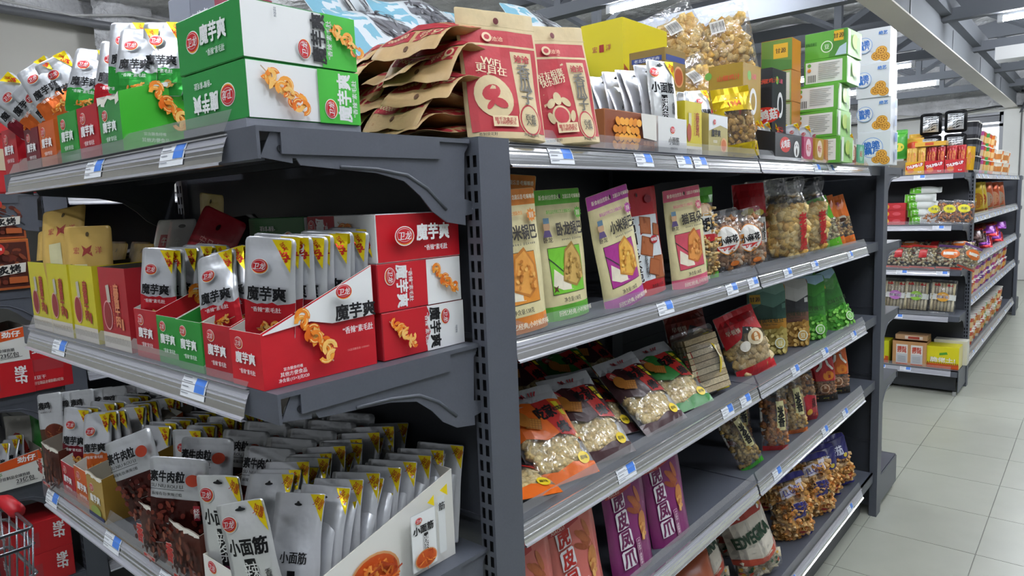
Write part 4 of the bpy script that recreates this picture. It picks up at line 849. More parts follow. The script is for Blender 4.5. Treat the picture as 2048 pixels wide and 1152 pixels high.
def blue_bag(v):
    def mk():
        w, h = 20, 30; S = Surf(w/100, h/100, .028, .1, .06, .008, .12, 0, .006, v); rn = random.Random(v)
        pr = [RC(-w/2, .2, w/2, 7, '7fb4c8'), RC(-w/2, h-6, w/2, h-.2, '86bccf'), PG([(-w/2, 9), (-3, 8), (2, 12), (5, 18), (-2, 21), (-w/2, 19)], '77787e')]
        pr += [EL(rn.uniform(-9, 2), rn.uniform(9, 19), 1.2, .35, rn.choice(('55565c', '8e8f94', '63646a')), 8, rn.uniform(0, 3)) for _ in range(40)]
        pr += [EL(5+2*k, 9+1.2*k, 2.3, .7, '2c2c30', 14, .5+.3*k) for k in range(2)]+[EL(5+2*k, 9+1.2*k, 1.9, .3, 'c9c9c6', 14, .5+.3*k) for k in range(2)]+[T('1000克', 6, 14, 1.2, '33343a'), PG([(-1, 22), (2, 24.5), (4, 22.5), (1.5, 21.4)], 'a03a48')]
        return pouch(S, 'd5dde2', [('print', pr)], 'pouch', 'bcd3dc', 'bag_body', None, 10, 16)
    return kit(('bb', v), mk)
for v, base, up, fc, lab in ((1, (.10, .42, 1.725), (1, .05, .14), (-.3, -.8, .62), 'white and blue seed bag draped over the kraft heap'), (2, (.26, .5, 1.79), (1, -.1, .12), (-.2, -.8, .62), 'white and blue seed bag lying crosswise above the heap'), (3, (.55, .36, 1.80), (1, .1, .1), (-.2, -.85, .55), 'white and blue seed bag lying above the standing seed bags'), (4, (1.0, .5, 1.81), (-1, .05, .16), (-.2, -.85, .55), 'white and blue seed bag sagging toward the yellow sauce box'), (5, (.12, .6, 1.86), (.95, .15, .12), (-.3, -.85, .55), 'white and blue seed bag topping the whole heap')):
    PL(blue_bag(v), 'seed_bag', lab, 'bag', base, up, fc, 'white and blue seed bags')
for x, lab in ((.33, 'brown carton under the white and blue seed bags by the heap'), (.75, 'brown carton under the white and blue seed bags by the yellow carton')):
    RB(kit('supb', lambda: carton(.34, .2, .2, {'*': 'a8875a'})), 'storage_carton', lab, 'box', x, .55, ZT)
# the rest of the top board ---------------------------------------------------
ZT = 1.5055
def big_yellow():
    f = [T('宏', -1.8, 26, 1.3, 'b5544a'), RC(-.6, 25.2, .6, 26.8, 'a3302a'), T('洋', 1.8, 26, 1.3, 'b5544a'), T('麻\n酱\n鸡', 2.6, 13.5, 9, 'a3302a', 2.3, 0, .02), T('MAJIANGJI', .9, 13.5, .7, 'a3302a', 7, -PI/2), RC(-3.8, 14, -1.4, 18, 'd9cf9a'), EL(-3, 9, 1.8, 3, 'a8482c'), RC(3.6, 8, 4.3, 10.6, 'b5762a')]
    return carton(.2, .11, .318, {'*': 'd9c822', 'R': 'dccb24'}, [('front_print', 'F', [PG([(-9.9, 8), (-6, 12), (-4, 17), (-6.6, 20), (-9.9, 22)], '9a4424'), T('江酱', 2, 22, 1.6, 'b5452c'), T('MAJIANG', 3, 20, .9, 'b5452c')]), ('side_print', 'L', f)])
RB(kit('by', big_yellow), 'sauce_carton', 'tall yellow sauce carton standing behind the white pouches', 'box', 1.108, .417, ZT, 0, None, 1.28)
def brown_box():
    return carton(.11, .1, .27, {'*': '8f7436', 'R': '9a7f40'}, [('front_print', 'F', [RC(-5, 24, 5, 25.4, '3a4a8a'), EL(1.5, 20.5, 2.6, 2.6, 'd9a06a'), EL(1.5, 20.5, 2.1, 2.1, 'b5582e'), RC(-4, 16, 4, 17, 'c9b88a')]), ('side_print', 'L', [RC(-4.2, 24, 4.2, 25.2, '3a4a8a'), T('老北京涮羊肉', 0, 24.6, .8, WHT, 7), EL(-.5, 20.5, 3, 2.6, 'c98a58'), EL(-.5, 20.5, 2.4, 2, '9c4422'), T('魔芋', 0, 16.4, 1.4, WHT)])])
RB(kit('bb2', brown_box), 'snack_carton', 'brown-gold carton wedged in front of the tall yellow carton', 'box', .885, .19, ZT)
def almond():
    rn = random.Random(2); e = []
    for j in range(4):
        for i in range(6): e.append(EL(-6+1.55*i+.7*(j % 2), .9+1.5*j, 1.0, .75, rn.choice(('e8962a', 'd9851f', 'f0a83c')), 12, rn.uniform(-.8, .8)))
    return carton(.19, .12, .075, {'*': 'a86a42', 'F': '8a4a2c'}, [('picture', 'F', e), ('white_end', 'F', [PG([(4, 2.6), (9.4, 2.2), (9.4, 7.4), (3.2, 7.4)], 'e0ded6'), T('香脆可口', 6.6, 1.4, 1.3, 'c98a60')])])
RB(kit('alm', almond), 'snack_carton', 'brown box printed with orange almonds beside the seed bags', 'box', .47, .085, ZT)
def white_tray():
    fr = logo(-.2, 4.9, .9)+[T('小面筋', .2, 2.6, 1.7, BLK, 4.8, 0, .02), T('经典香辣味', .2, 1, .6, '555555')]
    return tray(.13, .3, .075, .1, {'*': 'dfe0de'}, [('front_print', 'F', fr), ('side_print', 'L', [EL(0, 4, 1.2, .8, 'b9bcc0'), T('食品', 0, 2, 1, '9a9ca0')])], inner='c8c6be')
RB(kit('wt', white_tray), 'display_tray', 'white tray of silver noodle pouches between almond box and yellow box', 'box', .645, .175, ZT)
PL(NF, 'snack_pouch', 'white noodle pouch with lettering, foremost in the top white tray', 'pouch', (.65, .045, 1.555), (.02, .08, 1), turned(-.25), 'noodle pouches in the top white tray', 1.02)
for k in range(13): PL(plain_pouch(8.2, 15, k % 4, top='d9dce2'), 'snack_pouch', 'silver noodle pouch queued in the top white tray', 'pouch', (.645-.002*k, .062+.019*k, 1.552-.001*k), (-.03, .1, 1), turned(-.2), 'silver pouches queued in the top white tray')
def majj(): return tray(.085, .16, .12, .125, {'*': 'cdbd28'}, [('front_print', 'F', [T('麻\n酱\n鸡', 2, 7, 5.6, 'a3302a', 1.9, 0, .02), T('MAJIANGJI', .4, 7, .5, 'a3302a', 5, -PI/2), RC(-4.2, .05, 4.2, 2, 'd0cdc0'), T('MAJIANGJI', 0, 1, .9, 'a39a88', 7), RC(-2.6, 6.6, -1.2, 9.4, 'cfc8a0'), EL(-2.4, 5, 1.1, 2, 'a8482c')])], inner='8a7c3a')
RB(kit('mjj', majj), 'display_tray', 'yellow sauce tray right beside the white pouch tray', 'box', .765, .115, ZT)
def gold_mjs():
    return tray(.11, .16, .1, .15, {'*': 'b5a86a', 'F': 'b0a468'}, [('front_print', 'F', [PG([(-5.4, 9.9), (5.4, 9.9), (5.4, 7), (1, 7.6), (-5.4, 6)], 'dfe2e4'), T('魔芋爽', -1.4, 5.6, 1.7, BLK, 5, 0, .03), EL(3, 2.8, 1.9, 1.9, 'd9a878'), EL(3, 2.8, 1.4, 1.4, 'c46a34'), T('老北京', -2, 3.6, .7, WHT)]+logo(-2.4, 8.2, .7))], inner='b9b6ae')
RB(kit('gmj', gold_mjs), 'display_tray', 'pale gold konjac tray next to the yellow sauce tray', 'box', .9, .115, ZT)
for k in range(4): PL(konjac_pouch('k', (3, 0, 2, 1)[k]), 'snack_pouch', 'silver gold pouch leaning out of the pale gold tray' if k == 0 else 'silver gold pouch deeper in the pale gold tray', 'pouch', (.88+.01*k, .06+.03*k, 1.565), (.1-.15*(k == 0), .1, 1), turned(-.4), 'silver gold pouches in the pale gold tray', .95)
def gold_bag():
    S = Surf(.125, .19, .022, .1, .06, .004, .03, 0, .003, 4)
    return clear_bag(S, 'pillow', 150, 3, ('b58a34', 'c99c48', '9c7428'), .02, [('yellow_ends', [RC(-6.2, .1, 6.2, 4, 'd9bc1c'), PG([(-6.2, 13), (6.2, 12.2), (6.2, 18.9), (-6.2, 18.9)], 'd9b818'), PG([(-6.2, 4), (-4.4, 4), (-3.8, 13), (-6.2, 13)], 'd9bc1c'), T('1964', -.5, 14.5, 1.4, 'b5452c')])], pk='foil')
PL(kit('gb', gold_bag), 'snack_bag', 'glossy yellow bag with a clear middle leaning on the pale gold tray', 'bag', (1.075, .05, ZT), (-.1, .12, 1), turned(-.5))
def huo(c, w, d, h, dark):
    a = [EL(-w*38, h*90, w*8, w*8, '6fae4a'), EL(0, h*50, w*36, w*20, 'd7372c'), T('火鸡菇', 0, h*50, w*26, WHT, w*60, .12, .03), T('山椒鸡汁', w*8, h*86, w*12, 'd9533c')]
    s = [EL(-w*16, h*88, w*10, w*10, '6fae4a'), EL(w*5, h*62, w*20, h*14, 'e8e8e6'), EL(w*5, h*62, w*12, h*9, c), T('鸡汁', w*4, h*34, h*10, 'd7372c'), T('山椒', w*8, h*88, w*12, 'e0607a')]
    return carton(w, d, h, {'*': c}, [('front_print', 'F', s), ('side_print', 'L', [(*e[:1], *e[1:]) for e in a])])
RB(kit('huo', lambda: huo('a8892c', .13, .1, .265, 0)), 'snack_carton', 'gold mushroom snack carton with red splash under the crisp bags', 'box', 1.215, .125, ZT)
for k, (x, y) in enumerate(((1.42, .135), (1.42, .092))): RB(kit('huob', lambda: huo('24262b', .12, .04, .275, 1)), 'snack_carton', ('black mushroom snack carton next to the gold one', 'black mushroom snack carton on the aisle side of its twin')[k], 'box', x, y, ZT, 0, 'black cartons')
RB(kit('sup', lambda: carton(.26, .22, .21, {'*': '9a7a4a'})), 'storage_carton', 'plain brown carton carrying the clear crisp bags', 'box', 1.42, .33, ZT)
def crisp_bag(v):
    S = Surf(.25, .3, .05, .16, .06, .012, .05, 0, .006, v)
    bar = [RC(-2, 20, 3.4, 24.6, 'e3e1da')]+[RC(-1.5+.42*k, 20.6, -1.5+.42*k+(.12, .22, .15)[k % 3], 24, '2a2a2c') for k in range(11)]
    return clear_bag(S, 'pillow', 260, v, ('e3b75c', 'ecc678', 'd9a648', 'f0d08a'), .04, [('barcode_label', bar)], .8, wide=.8)
PL(kit('cb1', lambda: crisp_bag(1)), 'crisp_bag', 'clear bag of puffed squares slumped over the brown carton', 'bag', (1.38, .33, 1.765), (-.32, .25, .85), (-.75, -.65, .3), 'clear crisp bags', .85)
PL(kit('cb2', lambda: crisp_bag(2)), 'crisp_bag', 'clear bag of puffed squares standing tallest on the top shelf', 'bag', (1.5, .27, 1.765), (-.2, .12, .97), (-.9, -.4, .1), 'clear crisp bags', .85)
PL(kit('cb1', lambda: crisp_bag(1)), 'crisp_bag', 'clear bag of puffed squares lying low behind the gold carton', 'bag', (1.3, .235, 1.6), (-.3, .25, .9), (-.5, -.8, .4), 'clear crisp bags', .8)
def green_carton(art):
    w, d, h = .15, .135, .086
    lab = [RC(-6.2, .9, 5.4, 7.8, 'e4e7e2')]+[RC(-5.6+.35*k, 1.3, -5.6+.35*k+(.12, .2)[k % 2], 3.6, '3a3a3a') for k in range(8)]+[EL(-5, 6.8, .6, .6, '6fae4a'), EL(-5, 5.2, .6, .6, 'd98a3a')]+[RC(-2, 6.9-.62*k, 4.6-(k % 3)*.7, 7.1-.62*k, '9aa09a') for k in range(9)]
    top = [PG([(1, .2), (6.5, .2), (6.5, 8.4), (3, 8.4)], '4a8a34'), PG([(3, .4), (6.5, .4), (6.5, 4), (4.4, 3)], 'b9d3df'), RC(2.6, 5, 5.6, 8.2, 'e0b42a'), T('甘源', 4.1, 6.6, 1.6, BLK), EL(.4, 3.6, 1.9, 1.9, 'e6efe0'), EL(.4, 3.6, 1.6, 1.6, '4f9a34'), T('豆', .4, 3.6, 1.4, 'e6efe0'), T('原味青豌豆', -4.6, 5, 1.2, '2f6a24', 3.6)]
    sd = [PG([(-7.3, .4), (-5, .4), (-4.6, 8.2), (-7.3, 8.2)], 'dfe8dc'), EL(0, 5, 3, 2.4, 'a9c84a'), EL(3.4, 4.2, 1.8, 2.6, '8fbf5a'), RC(5.6, 1, 6.6, 7.6, 'e8f0e4')]
    return carton(w, d, h, {'*': '5faa3c', 'F': '9ed07c'}, [('label' if not art else 'front_art', 'L', top if art else lab), ('side_print', 'F', sd)])
for k in range(5):
    RB(kit('gc%d' % (k == 4), lambda: green_carton(k == 4)), 'pea_carton', ('green pea carton at the foot of its stack', 'green pea carton second up in its stack', 'green pea carton halfway up its stack', 'green pea carton just under the top one', 'green pea carton with art side out topping its stack')[k], 'box', 1.79+(0, .0, .0, .03, .03)[k], .045+(.0, .01, .012, -.008, -.012)[k], ZT+.0862*k, (0, -.02, .03, .0, -.04)[k], 'green pea cartons')
def amber_carton(): return carton(.09, .1, .1, {'*': 'b5762a', 'L': '9cae6a'}, [('label', 'L', [RC(-4.4, .6, 4.4, 9.2, 'd9d6c6')]+[RC(-3.6, 1.4+.8*k, 3.4, 1.6+.8*k, 'a8a498') for k in range(9)])])
def amber_top(): return carton(.09, .1, .1, {'*': 'c07a24', 'L': '6a8a3a'}, [('label', 'L', [RC(-1, 4, 3.6, 8.6, 'e0ae2a'), T('甘源', 1.3, 6.4, 1.6, BLK), PG([(-4.8, .2), (4.8, .2), (4.8, 3), (-4.8, 4.6)], '4a7a34')])])
for k in range(4): RB(kit('am%d' % (k == 3), amber_top if k == 3 else amber_carton), 'pea_carton', ('amber carton at the foot of the stack beside the green cartons', 'amber carton second up beside the green cartons', 'amber carton third up beside the green cartons', 'amber and green carton topping its stack by the crisp bags')[k], 'box', 1.64, .145, ZT+.1002*k, .03*(k % 2), 'amber cartons')
def lotus(): 
    def disc(x, y, r):
        e = [EL(x, y, r, r*.9, 'd9992f'), EL(x, y, r*.86, r*.76, 'ecb450')]
        for k in range(7): e.append(EL(x+r*.52*math.cos(k*.9), y+r*.45*math.sin(k*.9), r*.15, r*.13, 'a8641c', 8))
        return e+[EL(x, y, r*.15, r*.13, 'a8641c', 8)]
    art = disc(1.2, 2.6, 1.9)+disc(4.0, 2.0, 1.9)+disc(2.9, 4.3, 2.0)
    tx = [T('绝艺', 3.4, 11, 1.3, '3f7fd0', 3, 0, .03), EL(-3.2, 7, 3, 3, '9ab8e4'), EL(-3.2, 7, 2.75, 2.75, 'eef1f4'), T('脆脆\n藕片', -3.2, 7, 3.6, '2f74cc', 4, .1, .03)]
    return carton(.12, .118, .131, {'*': 'e9edf0', 'E': 'dfe4ea'}, [('picture', 'L', art), ('lettering', 'L', tx), ('side_print', 'F', [RC(-1.6, 9, 1.6, 12.4, '7fa4dc'), RC(-1.6, 2, 1.6, 6, 'b9c8e2')])])
def lotus2():
    k = lotus(); e = [EL(-.6, 7, 4, 4, '9ab8e4'), EL(-.6, 7, 3.7, 3.7, 'eef1f4'), T('脆脆\n藕片', -.6, 7, 5, '2f74cc', 5.6, .1, .03), T('咸鲜味', 3.4, 1.2, .8, '4a7fd0')]
    return [k[0], k[1], ('lettering', decal('lettering', e, face_fn('L', .12, .118, .131)), None), k[3]]
for k in range(4): RB(kit('lo%d' % (k == 0), lotus2 if k == 0 else lotus), 'lotus_carton', ('white lotus crisp carton with round blue lettering at the foot of its stack', 'white lotus crisp carton second up in its stack', 'white lotus crisp carton third up in its stack', 'white lotus crisp carton at the top of its stack')[k], 'box', 2.345+.006*(k % 2), .01+.004*k, ZT+.1312*k, (0, .02, -.02, .03)[k], 'white lotus cartons')
def black_tray(): return tray(.22, .15, .075, .11, {'*': '232529'}, [('front_print', 'F', [EL(-3, 4.4, 4.4, 2.2, 'c8322c'), T('火鸡菇', -3, 4.6, 2.2, WHT, 7, .1, .03), EL(6.4, 3.4, 2.4, 2.4, 'e9e9e6'), EL(6.4, 2.6, .6, 1.2, '2a1a18'), LN(5.2, 4.2, 5.9, 4.8, .3, '2a1a18'), LN(7.6, 4.2, 6.9, 4.8, .3, '2a1a18')])])
RB(kit('bt', black_tray), 'display_tray', 'black mushroom snack tray with red splash and round face', 'box', 1.34, .085+.005, ZT)
for k in range(5): PL(konjac_pouch('m', k % 4), 'snack_pouch', 'dark pouch leaning in the black mushroom tray', 'pouch', (1.28+.035*k, .075, 1.535), (-.5, .1, .8), turned(-.5), 'pouches in the black tray', .8)
for k, (c, f, t, lab) in enumerate((('b5486a', 'e6c4cc', '鸡汁', 'small pink tray next to the black tray'), ('b58f3a', 'e6d0b8', '鸡汁', 'small gold and pink tray after the pink one'), ('c98a52', 'e0c49a', '豆香', 'small orange tray among the little trays'), ('7fae5a', 'cfe0b8', '青豆', 'small green tray among the little trays'), ('8a4a3a', 'd9c9a8', '蚕豆', 'small brown tray with a torn front'), ('5fb08a', '9fd6b8', '豌豆', 'small mint tray touching the lotus cartons'))):
    RB(kit(('smt', k), lambda: tray(.085, .12, .075, .09, {'*': c}, [('front_print', 'F', [EL(0, 4.2, 2.6, 2.8, f), T(t, 0, 4.2, 2.2, 'c03a3a', 3.6, 0, .02), RC(-3, .6, 3, 1.6, c)])], torn=.004 if k in (3, 4) else 0, seed=k)), 'display_tray', lab, 'box', 1.515+.11*k+(.06 if k > 3 else 0), .075, ZT, 0, 'small trays on the top shelf')
    for q in range(2): PL(konjac_pouch('gkogmr'[k], q), 'snack_pouch', 'small bright pouch in a little top shelf tray', 'pouch', (1.51+.11*k+(.06 if k > 3 else 0), .05+.03*q, 1.54), (-.2, .15, 1), turned(-.7), 'pouches in the small trays', .75)
# ------------------------------------------------------------------ shelf rows below the top board
A2, A3, A4, A5 = 1.1975, .8885, .6085, .2005
def guoba(key, edge, panel, name, nut, tex):
    def mk():
        w, h = 13.2, 23.6; S = Surf(w/100, h/100, .017, .12, .03, .003, .0, .8, .001, len(name))
        rn = random.Random(len(name)); e = [RC(-w/2, h-2.7, w/2, h-.05, edge), RC(-w/2, .05, w/2, 2.7, edge), RC(-4.5, 4.7, 4.6, 13.2, '3a3428'), RC(-4.4, 4.8, 4.5, 13.1, panel)]
        pic = [PG([(-4.2, 6.4), (-2, 5.4), (1, 5.2), (.4, 7), (-1.6, 8), (-3.6, 9.4)], 'e6dfc8'), LN(-4.6, 11.4, -.6, 8.2, .22, '2c3a34'), PG([(-1.6, 7), (-.2, 12.6), (2, 14), (4.2, 11), (4.4, 7.4), (2, 5.6)], nut[0]), PG([(-1.2, 7.2), (0, 12.2), (2, 13.4), (3.8, 10.8), (4, 7.7), (2, 6.1)], nut[1])]
        for _ in range(26):
            t_, q = rn.random(), rn.random(); pic.append(EL(-.4+3.8*t_, 7.3+4.6*q*(1-.3*abs(t_-.5)), .42, .32, rn.choice(nut), 7, rn.uniform(0, 3)))
        if tex: pic += [PG([(-4.2+.9*math.cos(k*PI/4)*(1 if k % 2 else .35), 5.8+.9*math.sin(k*PI/4)*(1 if k % 2 else .35)) for k in range(8)], '5a3020')]
        tx = [T(name, 1.6, 16.4, 2.4, '2f2a26', 7.6, 0, .025), EL(-4.6, 17.2, .8, 1.1, 'c9a27c'), RC(-5.3, 17.6, -3.9, 18.6, '5f7f96'), PG([(-5.6, 15.2), (-3.6, 15.2), (-4, 16.4), (-5.2, 16.4)], '5a4a78'), T('卧龙', -4.6, 14.7, 1, '2f2a26'), T('★★★★☆  卧龙★★★★', 1.6, 14.5, .5, '6a6458', 6), T('新食材自然拿火', -3, h-1.4, .9, 'f0ead2', 6), T('怎能忘昔·吃嘛嘛香', 3.4, h-1.4, .8, 'f0ead2', 5), EL(0, h-1.3, .25, .45, '2a2420'), PG([(4.6+(1.2 if k % 2 else .85)*math.cos(k*PI/10), h-4.5+(1.2 if k % 2 else .85)*math.sin(k*PI/10)) for k in range(20)], edge), T('地道\n美食', 4.6, h-4.5, 1, 'f0ead2'), T('新民品在传统工艺上创新改良', -1, h-4, .7, edge, 7), T('净含量:138克', -.6, 3.7, .9, '2f2a26', 4.6), T('回忆经典,小时候的味', .4, 1.4, 1.0, 'f0ead2', 9.6)]
        return pouch(S, 'd9cf9e', [('top_band', e[:1]), ('bottom_band', e[1:2]), ('picture_panel', e[2:]), ('picture', pic), ('lettering', tx)], 'kraft', 'cfc48e')
    return kit(('gu', key), mk)
GO = ('c98a34', 'e6b45c')
PL(guoba('o', 'd9822a', 'd98a26', '小米锅巴', ('c07828', 'e3a048', 'f0b860'), 0), 'cracker_bag', 'cream and orange millet cracker bag half behind the steel post', 'bag', (.118, .035, A2), (-.04, .06, 1), turned(-.12), 'cracker bags')
PL(guoba('g', '5aa82c', '6fbf2a', '卧龙锅巴', ('9c7a34', 'c9a458', 'b58f44'), 1), 'cracker_bag', 'cream and green cracker bag with star anise picture', 'bag', (.279, .055, A2), (-.03, .05, 1), turned(-.05), 'cracker bags')
PL(guoba('m', 'b0409a', 'a32c86', '小米锅巴', ('c98a34', 'e3b04c', 'f0c868'), 0), 'cracker_bag', 'cream and magenta millet cracker bag leaning to one side', 'bag', (.462, .04, A2), (-.2, .05, 1), turned(-.1), 'cracker bags')
PL(guoba('p', 'd4607a', 'c4485a', '猫耳朵', ('b5682a', 'd99248', 'e8a860'), 0), 'cracker_bag', 'cream and pink cat ear snack bag beside the green fries bag', 'bag', (.775, .05, A2), (-.1, .05, 1), turned(-.22), 'cracker bags')
def corn_bag():
    w, h = 13.2, 23.6; S = Surf(w/100, h/100, .017, .1, .03, .003, .0, .8, .001, 9); rn = random.Random(4)
    e = [PG([(-5.6, 3.4), (5.8, 3.4), (5.8, 17.4), (-5.6, 18)], 'd6dde0')]
    for x, y, s in ((1, 15.4, 1.9), (.4, 10.8, 2.1), (4.4, 5.6, 2.6), (4.6, 14, 1.3), (1.8, 6, 1.8)): e += rotd([RC(-s, -s, s, s, '8a4824'), RC(-s*.9, -s*.9, s*.9, s*.9, 'a8623a')], x, y, rn.uniform(-.4, .4))
    tx = [T('高\n山\n玉\n米\n脆', -4, 10.6, 14.6, 'eef0ee', 3.2, 0, .05), T('高\n山\n玉\n米\n脆', -4, 10.6, 14.4, '201c1c', 3, 0, .02), EL(3, 12, 1.5, .9, 'b5242c'), T('嘎嘣脆', 3, 12, .8, WHT), EL(0, h-1.4, .25, .45, '2a2420'), EL(3.4, h-2.6, 1.2, .9, '8a2030'), T('粒粒皆精选', .6, 6.2, 4.2, '201c1c', .9, -PI/2) if False else T('粒\n粒\n皆\n精\n选', -.9, 6.6, 4.8, '201c1c', .9), T('净含量:135克', 1.6, 2, .7, '201c1c')]
    return pouch(S, 'b5242c', [('picture', e), ('lettering', tx)], 'pouch')
PL(kit('corn', corn_bag), 'cracker_bag', 'red corn crisp bag tucked behind the magenta cracker bag', 'bag', (.615, .075, A2), (-.1, .06, 1), turned(-.15), 'cracker bags')
PL(guoba('m', 'b0409a', 'a32c86', '小米锅巴', ('c98a34', 'e3b04c', 'f0c868'), 0), 'cracker_bag', 'dark standing cracker bag in the gap behind the green one', 'bag', (.43, .2, A2), (0, .05, 1), turned(0), 'cracker bags')
PL(guoba('o', 'd9822a', 'd98a26', '小米锅巴', ('c07828', 'e3a048', 'f0b860'), 0), 'cracker_bag', 'orange cracker bag folded over behind its twin at the post', 'bag', (.15, .12, A2+.03), (.05, -.08, 1), turned(-.5), 'cracker bags')
def fries():
    S = Surf(.12, .235, .024, .1, .05, .004, .0, 0, .003, 4)
    return clear_bag(S, 'stick', 260, 3, ('d9b878', 'c99c58', 'e6cc94'), .012, [('green_ends', [RC(-6, .1, 6, 1.6, '5fae2a'), PG([(-6, 20), (6, 19.4), (6, 23.4), (-6, 23.4)], '4f9a2c'), EL(1, 18, 3.4, 1.6, 'b98a3a')]), ('lettering', [RC(-6, 11.4, 6, 17, 'dfe0da'), T('很想脆', 0, 14.2, 3.4, BLK, 10, .1, .03), EL(0, 10.8, 5.4, 1, 'b5242c'), T('蔬菜条', 0, 10.8, .9, WHT), RC(-4, 3, 0, 5.4, '7fc04a')])], .8)
PL(kit('fries', fries), 'snack_bag', 'green and clear bag of thin sticks behind the pink bag', 'bag', (.895, .075, A2), (-.06, .06, 1), turned(-.3))
def mahua():
    S = Surf(.125, .175, .03, .1, .08, .006, .02, 0, .004, 3)
    return clear_bag(S, 'blob', 130, 5, ('b07a4a', 'c9a27c', '8f5a34', 'd9c0a4'), .028, [('oval_label', [EL(0, 9.6, 3.6, 3.9, 'd9872c'), EL(0, 9.6, 3.35, 3.65, 'eceae4'), RC(-3.2, 7, 3.2, 8.1, 'c8322c'), T('老北京风味', 0, 7.55, .6, WHT)]), ('lettering', [T('小麻花', 0, 9.7, 1.9, BLK, 5.4, .08, .03), EL(2, 3, 1.4, .7, 'd9762c')])], .84)
MH = kit('mh', mahua)
PL(MH, 'twist_bag', 'clear bag of fried dough twists touching the fries bag', 'bag', (1.03, .07, A2), (-.1, .1, 1), turned(-.55), 'dough twist bags')
PL(MH, 'twist_bag', 'clear bag of fried dough twists closer to the wheat cake bags', 'bag', (1.16, .06, A2), (-.12, .1, 1), turned(-.6), 'dough twist bags')
PL(MH, 'twist_bag', 'clear bag of fried dough twists in shadow behind its twins', 'bag', (1.12, .18, A2), (-.12, .1, 1), turned(-.6), 'dough twist bags')
def red_long():
    S = Surf(.11, .25, .025, .08, .05, .005, .0, 0, .003, 5)
    return clear_bag(S, 'pillow', 120, 5, ('a85a34', 'c07a4a', '8f4826'), .03, [('red_top', [PG([(-5.4, 17), (5.4, 15), (5.4, 24.8), (-5.4, 24.8)], 'b5222c'), EL(0, 15.6, 4, 1.4, 'd9c34a')]), ('lettering', [RC(0, 6, 4.4, 14, 'e6e4dc'), T('山\n楂', 2.2, 10, 6.4, BLK)])], .62)
PL(kit('rl', red_long), 'snack_bag', 'red topped clear bag standing behind the wheat cake bags', 'bag', (1.42, .15, A2), (0, .08, 1), turned(-.7))
def lao():
    S = Surf(.145, .262, .034, .2, .04, .008, .02, 0, .006, 2, neck=.2)
    return clear_bag(S, 'pillow', 150, 2, ('e0b65c', 'e8c778', 'cfa04a', 'f0d490'), .04, [('lettering', [T('老\n麦\n烧', 4.4, 8.8, 12, 'b52a2c', 2.6, 0, .03)])], .62)
LA = kit('lao', lao)
PL(LA, 'wheat_cake_bag', 'clear bag of wheat cakes with red upright lettering, next to the twists', 'bag', (1.525, .075, A2), (-.05, .05, 1), turned(-.75), 'wheat cake bags')
PL(LA, 'wheat_cake_bag', 'clear bag of wheat cakes with folded film top, by the green bag', 'bag', (1.8, .095, A2), (-.08, .06, 1), turned(-.85), 'wheat cake bags')
PL(LA, 'wheat_cake_bag', 'clear bag of wheat cakes tucked at the back between its twins', 'bag', (1.62, .17, A2), (-.05, .05, 1), turned(-.85), 'wheat cake bags')
def seeds_small(c, c2, f):
    S = Surf(.09, .2, .018, .1, .06, .004, .02, 0, .002, 4)
    return clear_bag(S, 'blob', 120, 7, f, .016, [('colour_ends', [RC(-4.4, .1, 4.4, 3.6, c), PG([(-4.4, 12.4), (4.4, 11), (4.4, 19.9), (-4.4, 19.9)], c)]), ('lettering', [EL(0, 10.4, 2.6, 1.4, c2, 16, .4), T('瓜子', 0, 16.6, 1.6, 'd98ac0'), EL(.6, 10.4, 1.6, .8, '4a3020')])], .6)
PL(kit('sg', lambda: seeds_small('63b52c', 'dfe6d2', ('d9cfa0', 'c9bd88'))), 'snack_bag', 'green banded nut bag beside two orange ones', 'bag', (1.985, .075, A2), (-.12, .3, 1), turned(-.9))
SO = kit('so', lambda: seeds_small('d9702a', 'c9c2b4', ('c9a05c', 'b5864a', 'd9b97a')))
PL(SO, 'snack_bag', 'orange nut bag leaning on the green banded bag', 'bag', (2.07, .085, A2), (-.14, .24, 1), turned(-.85), 'orange nut bags')
PL(SO, 'snack_bag', 'orange nut bag at the very end of its shelf', 'bag', (2.17, .075, A2), (-.12, .24, 1), turned(-.85), 'orange nut bags')
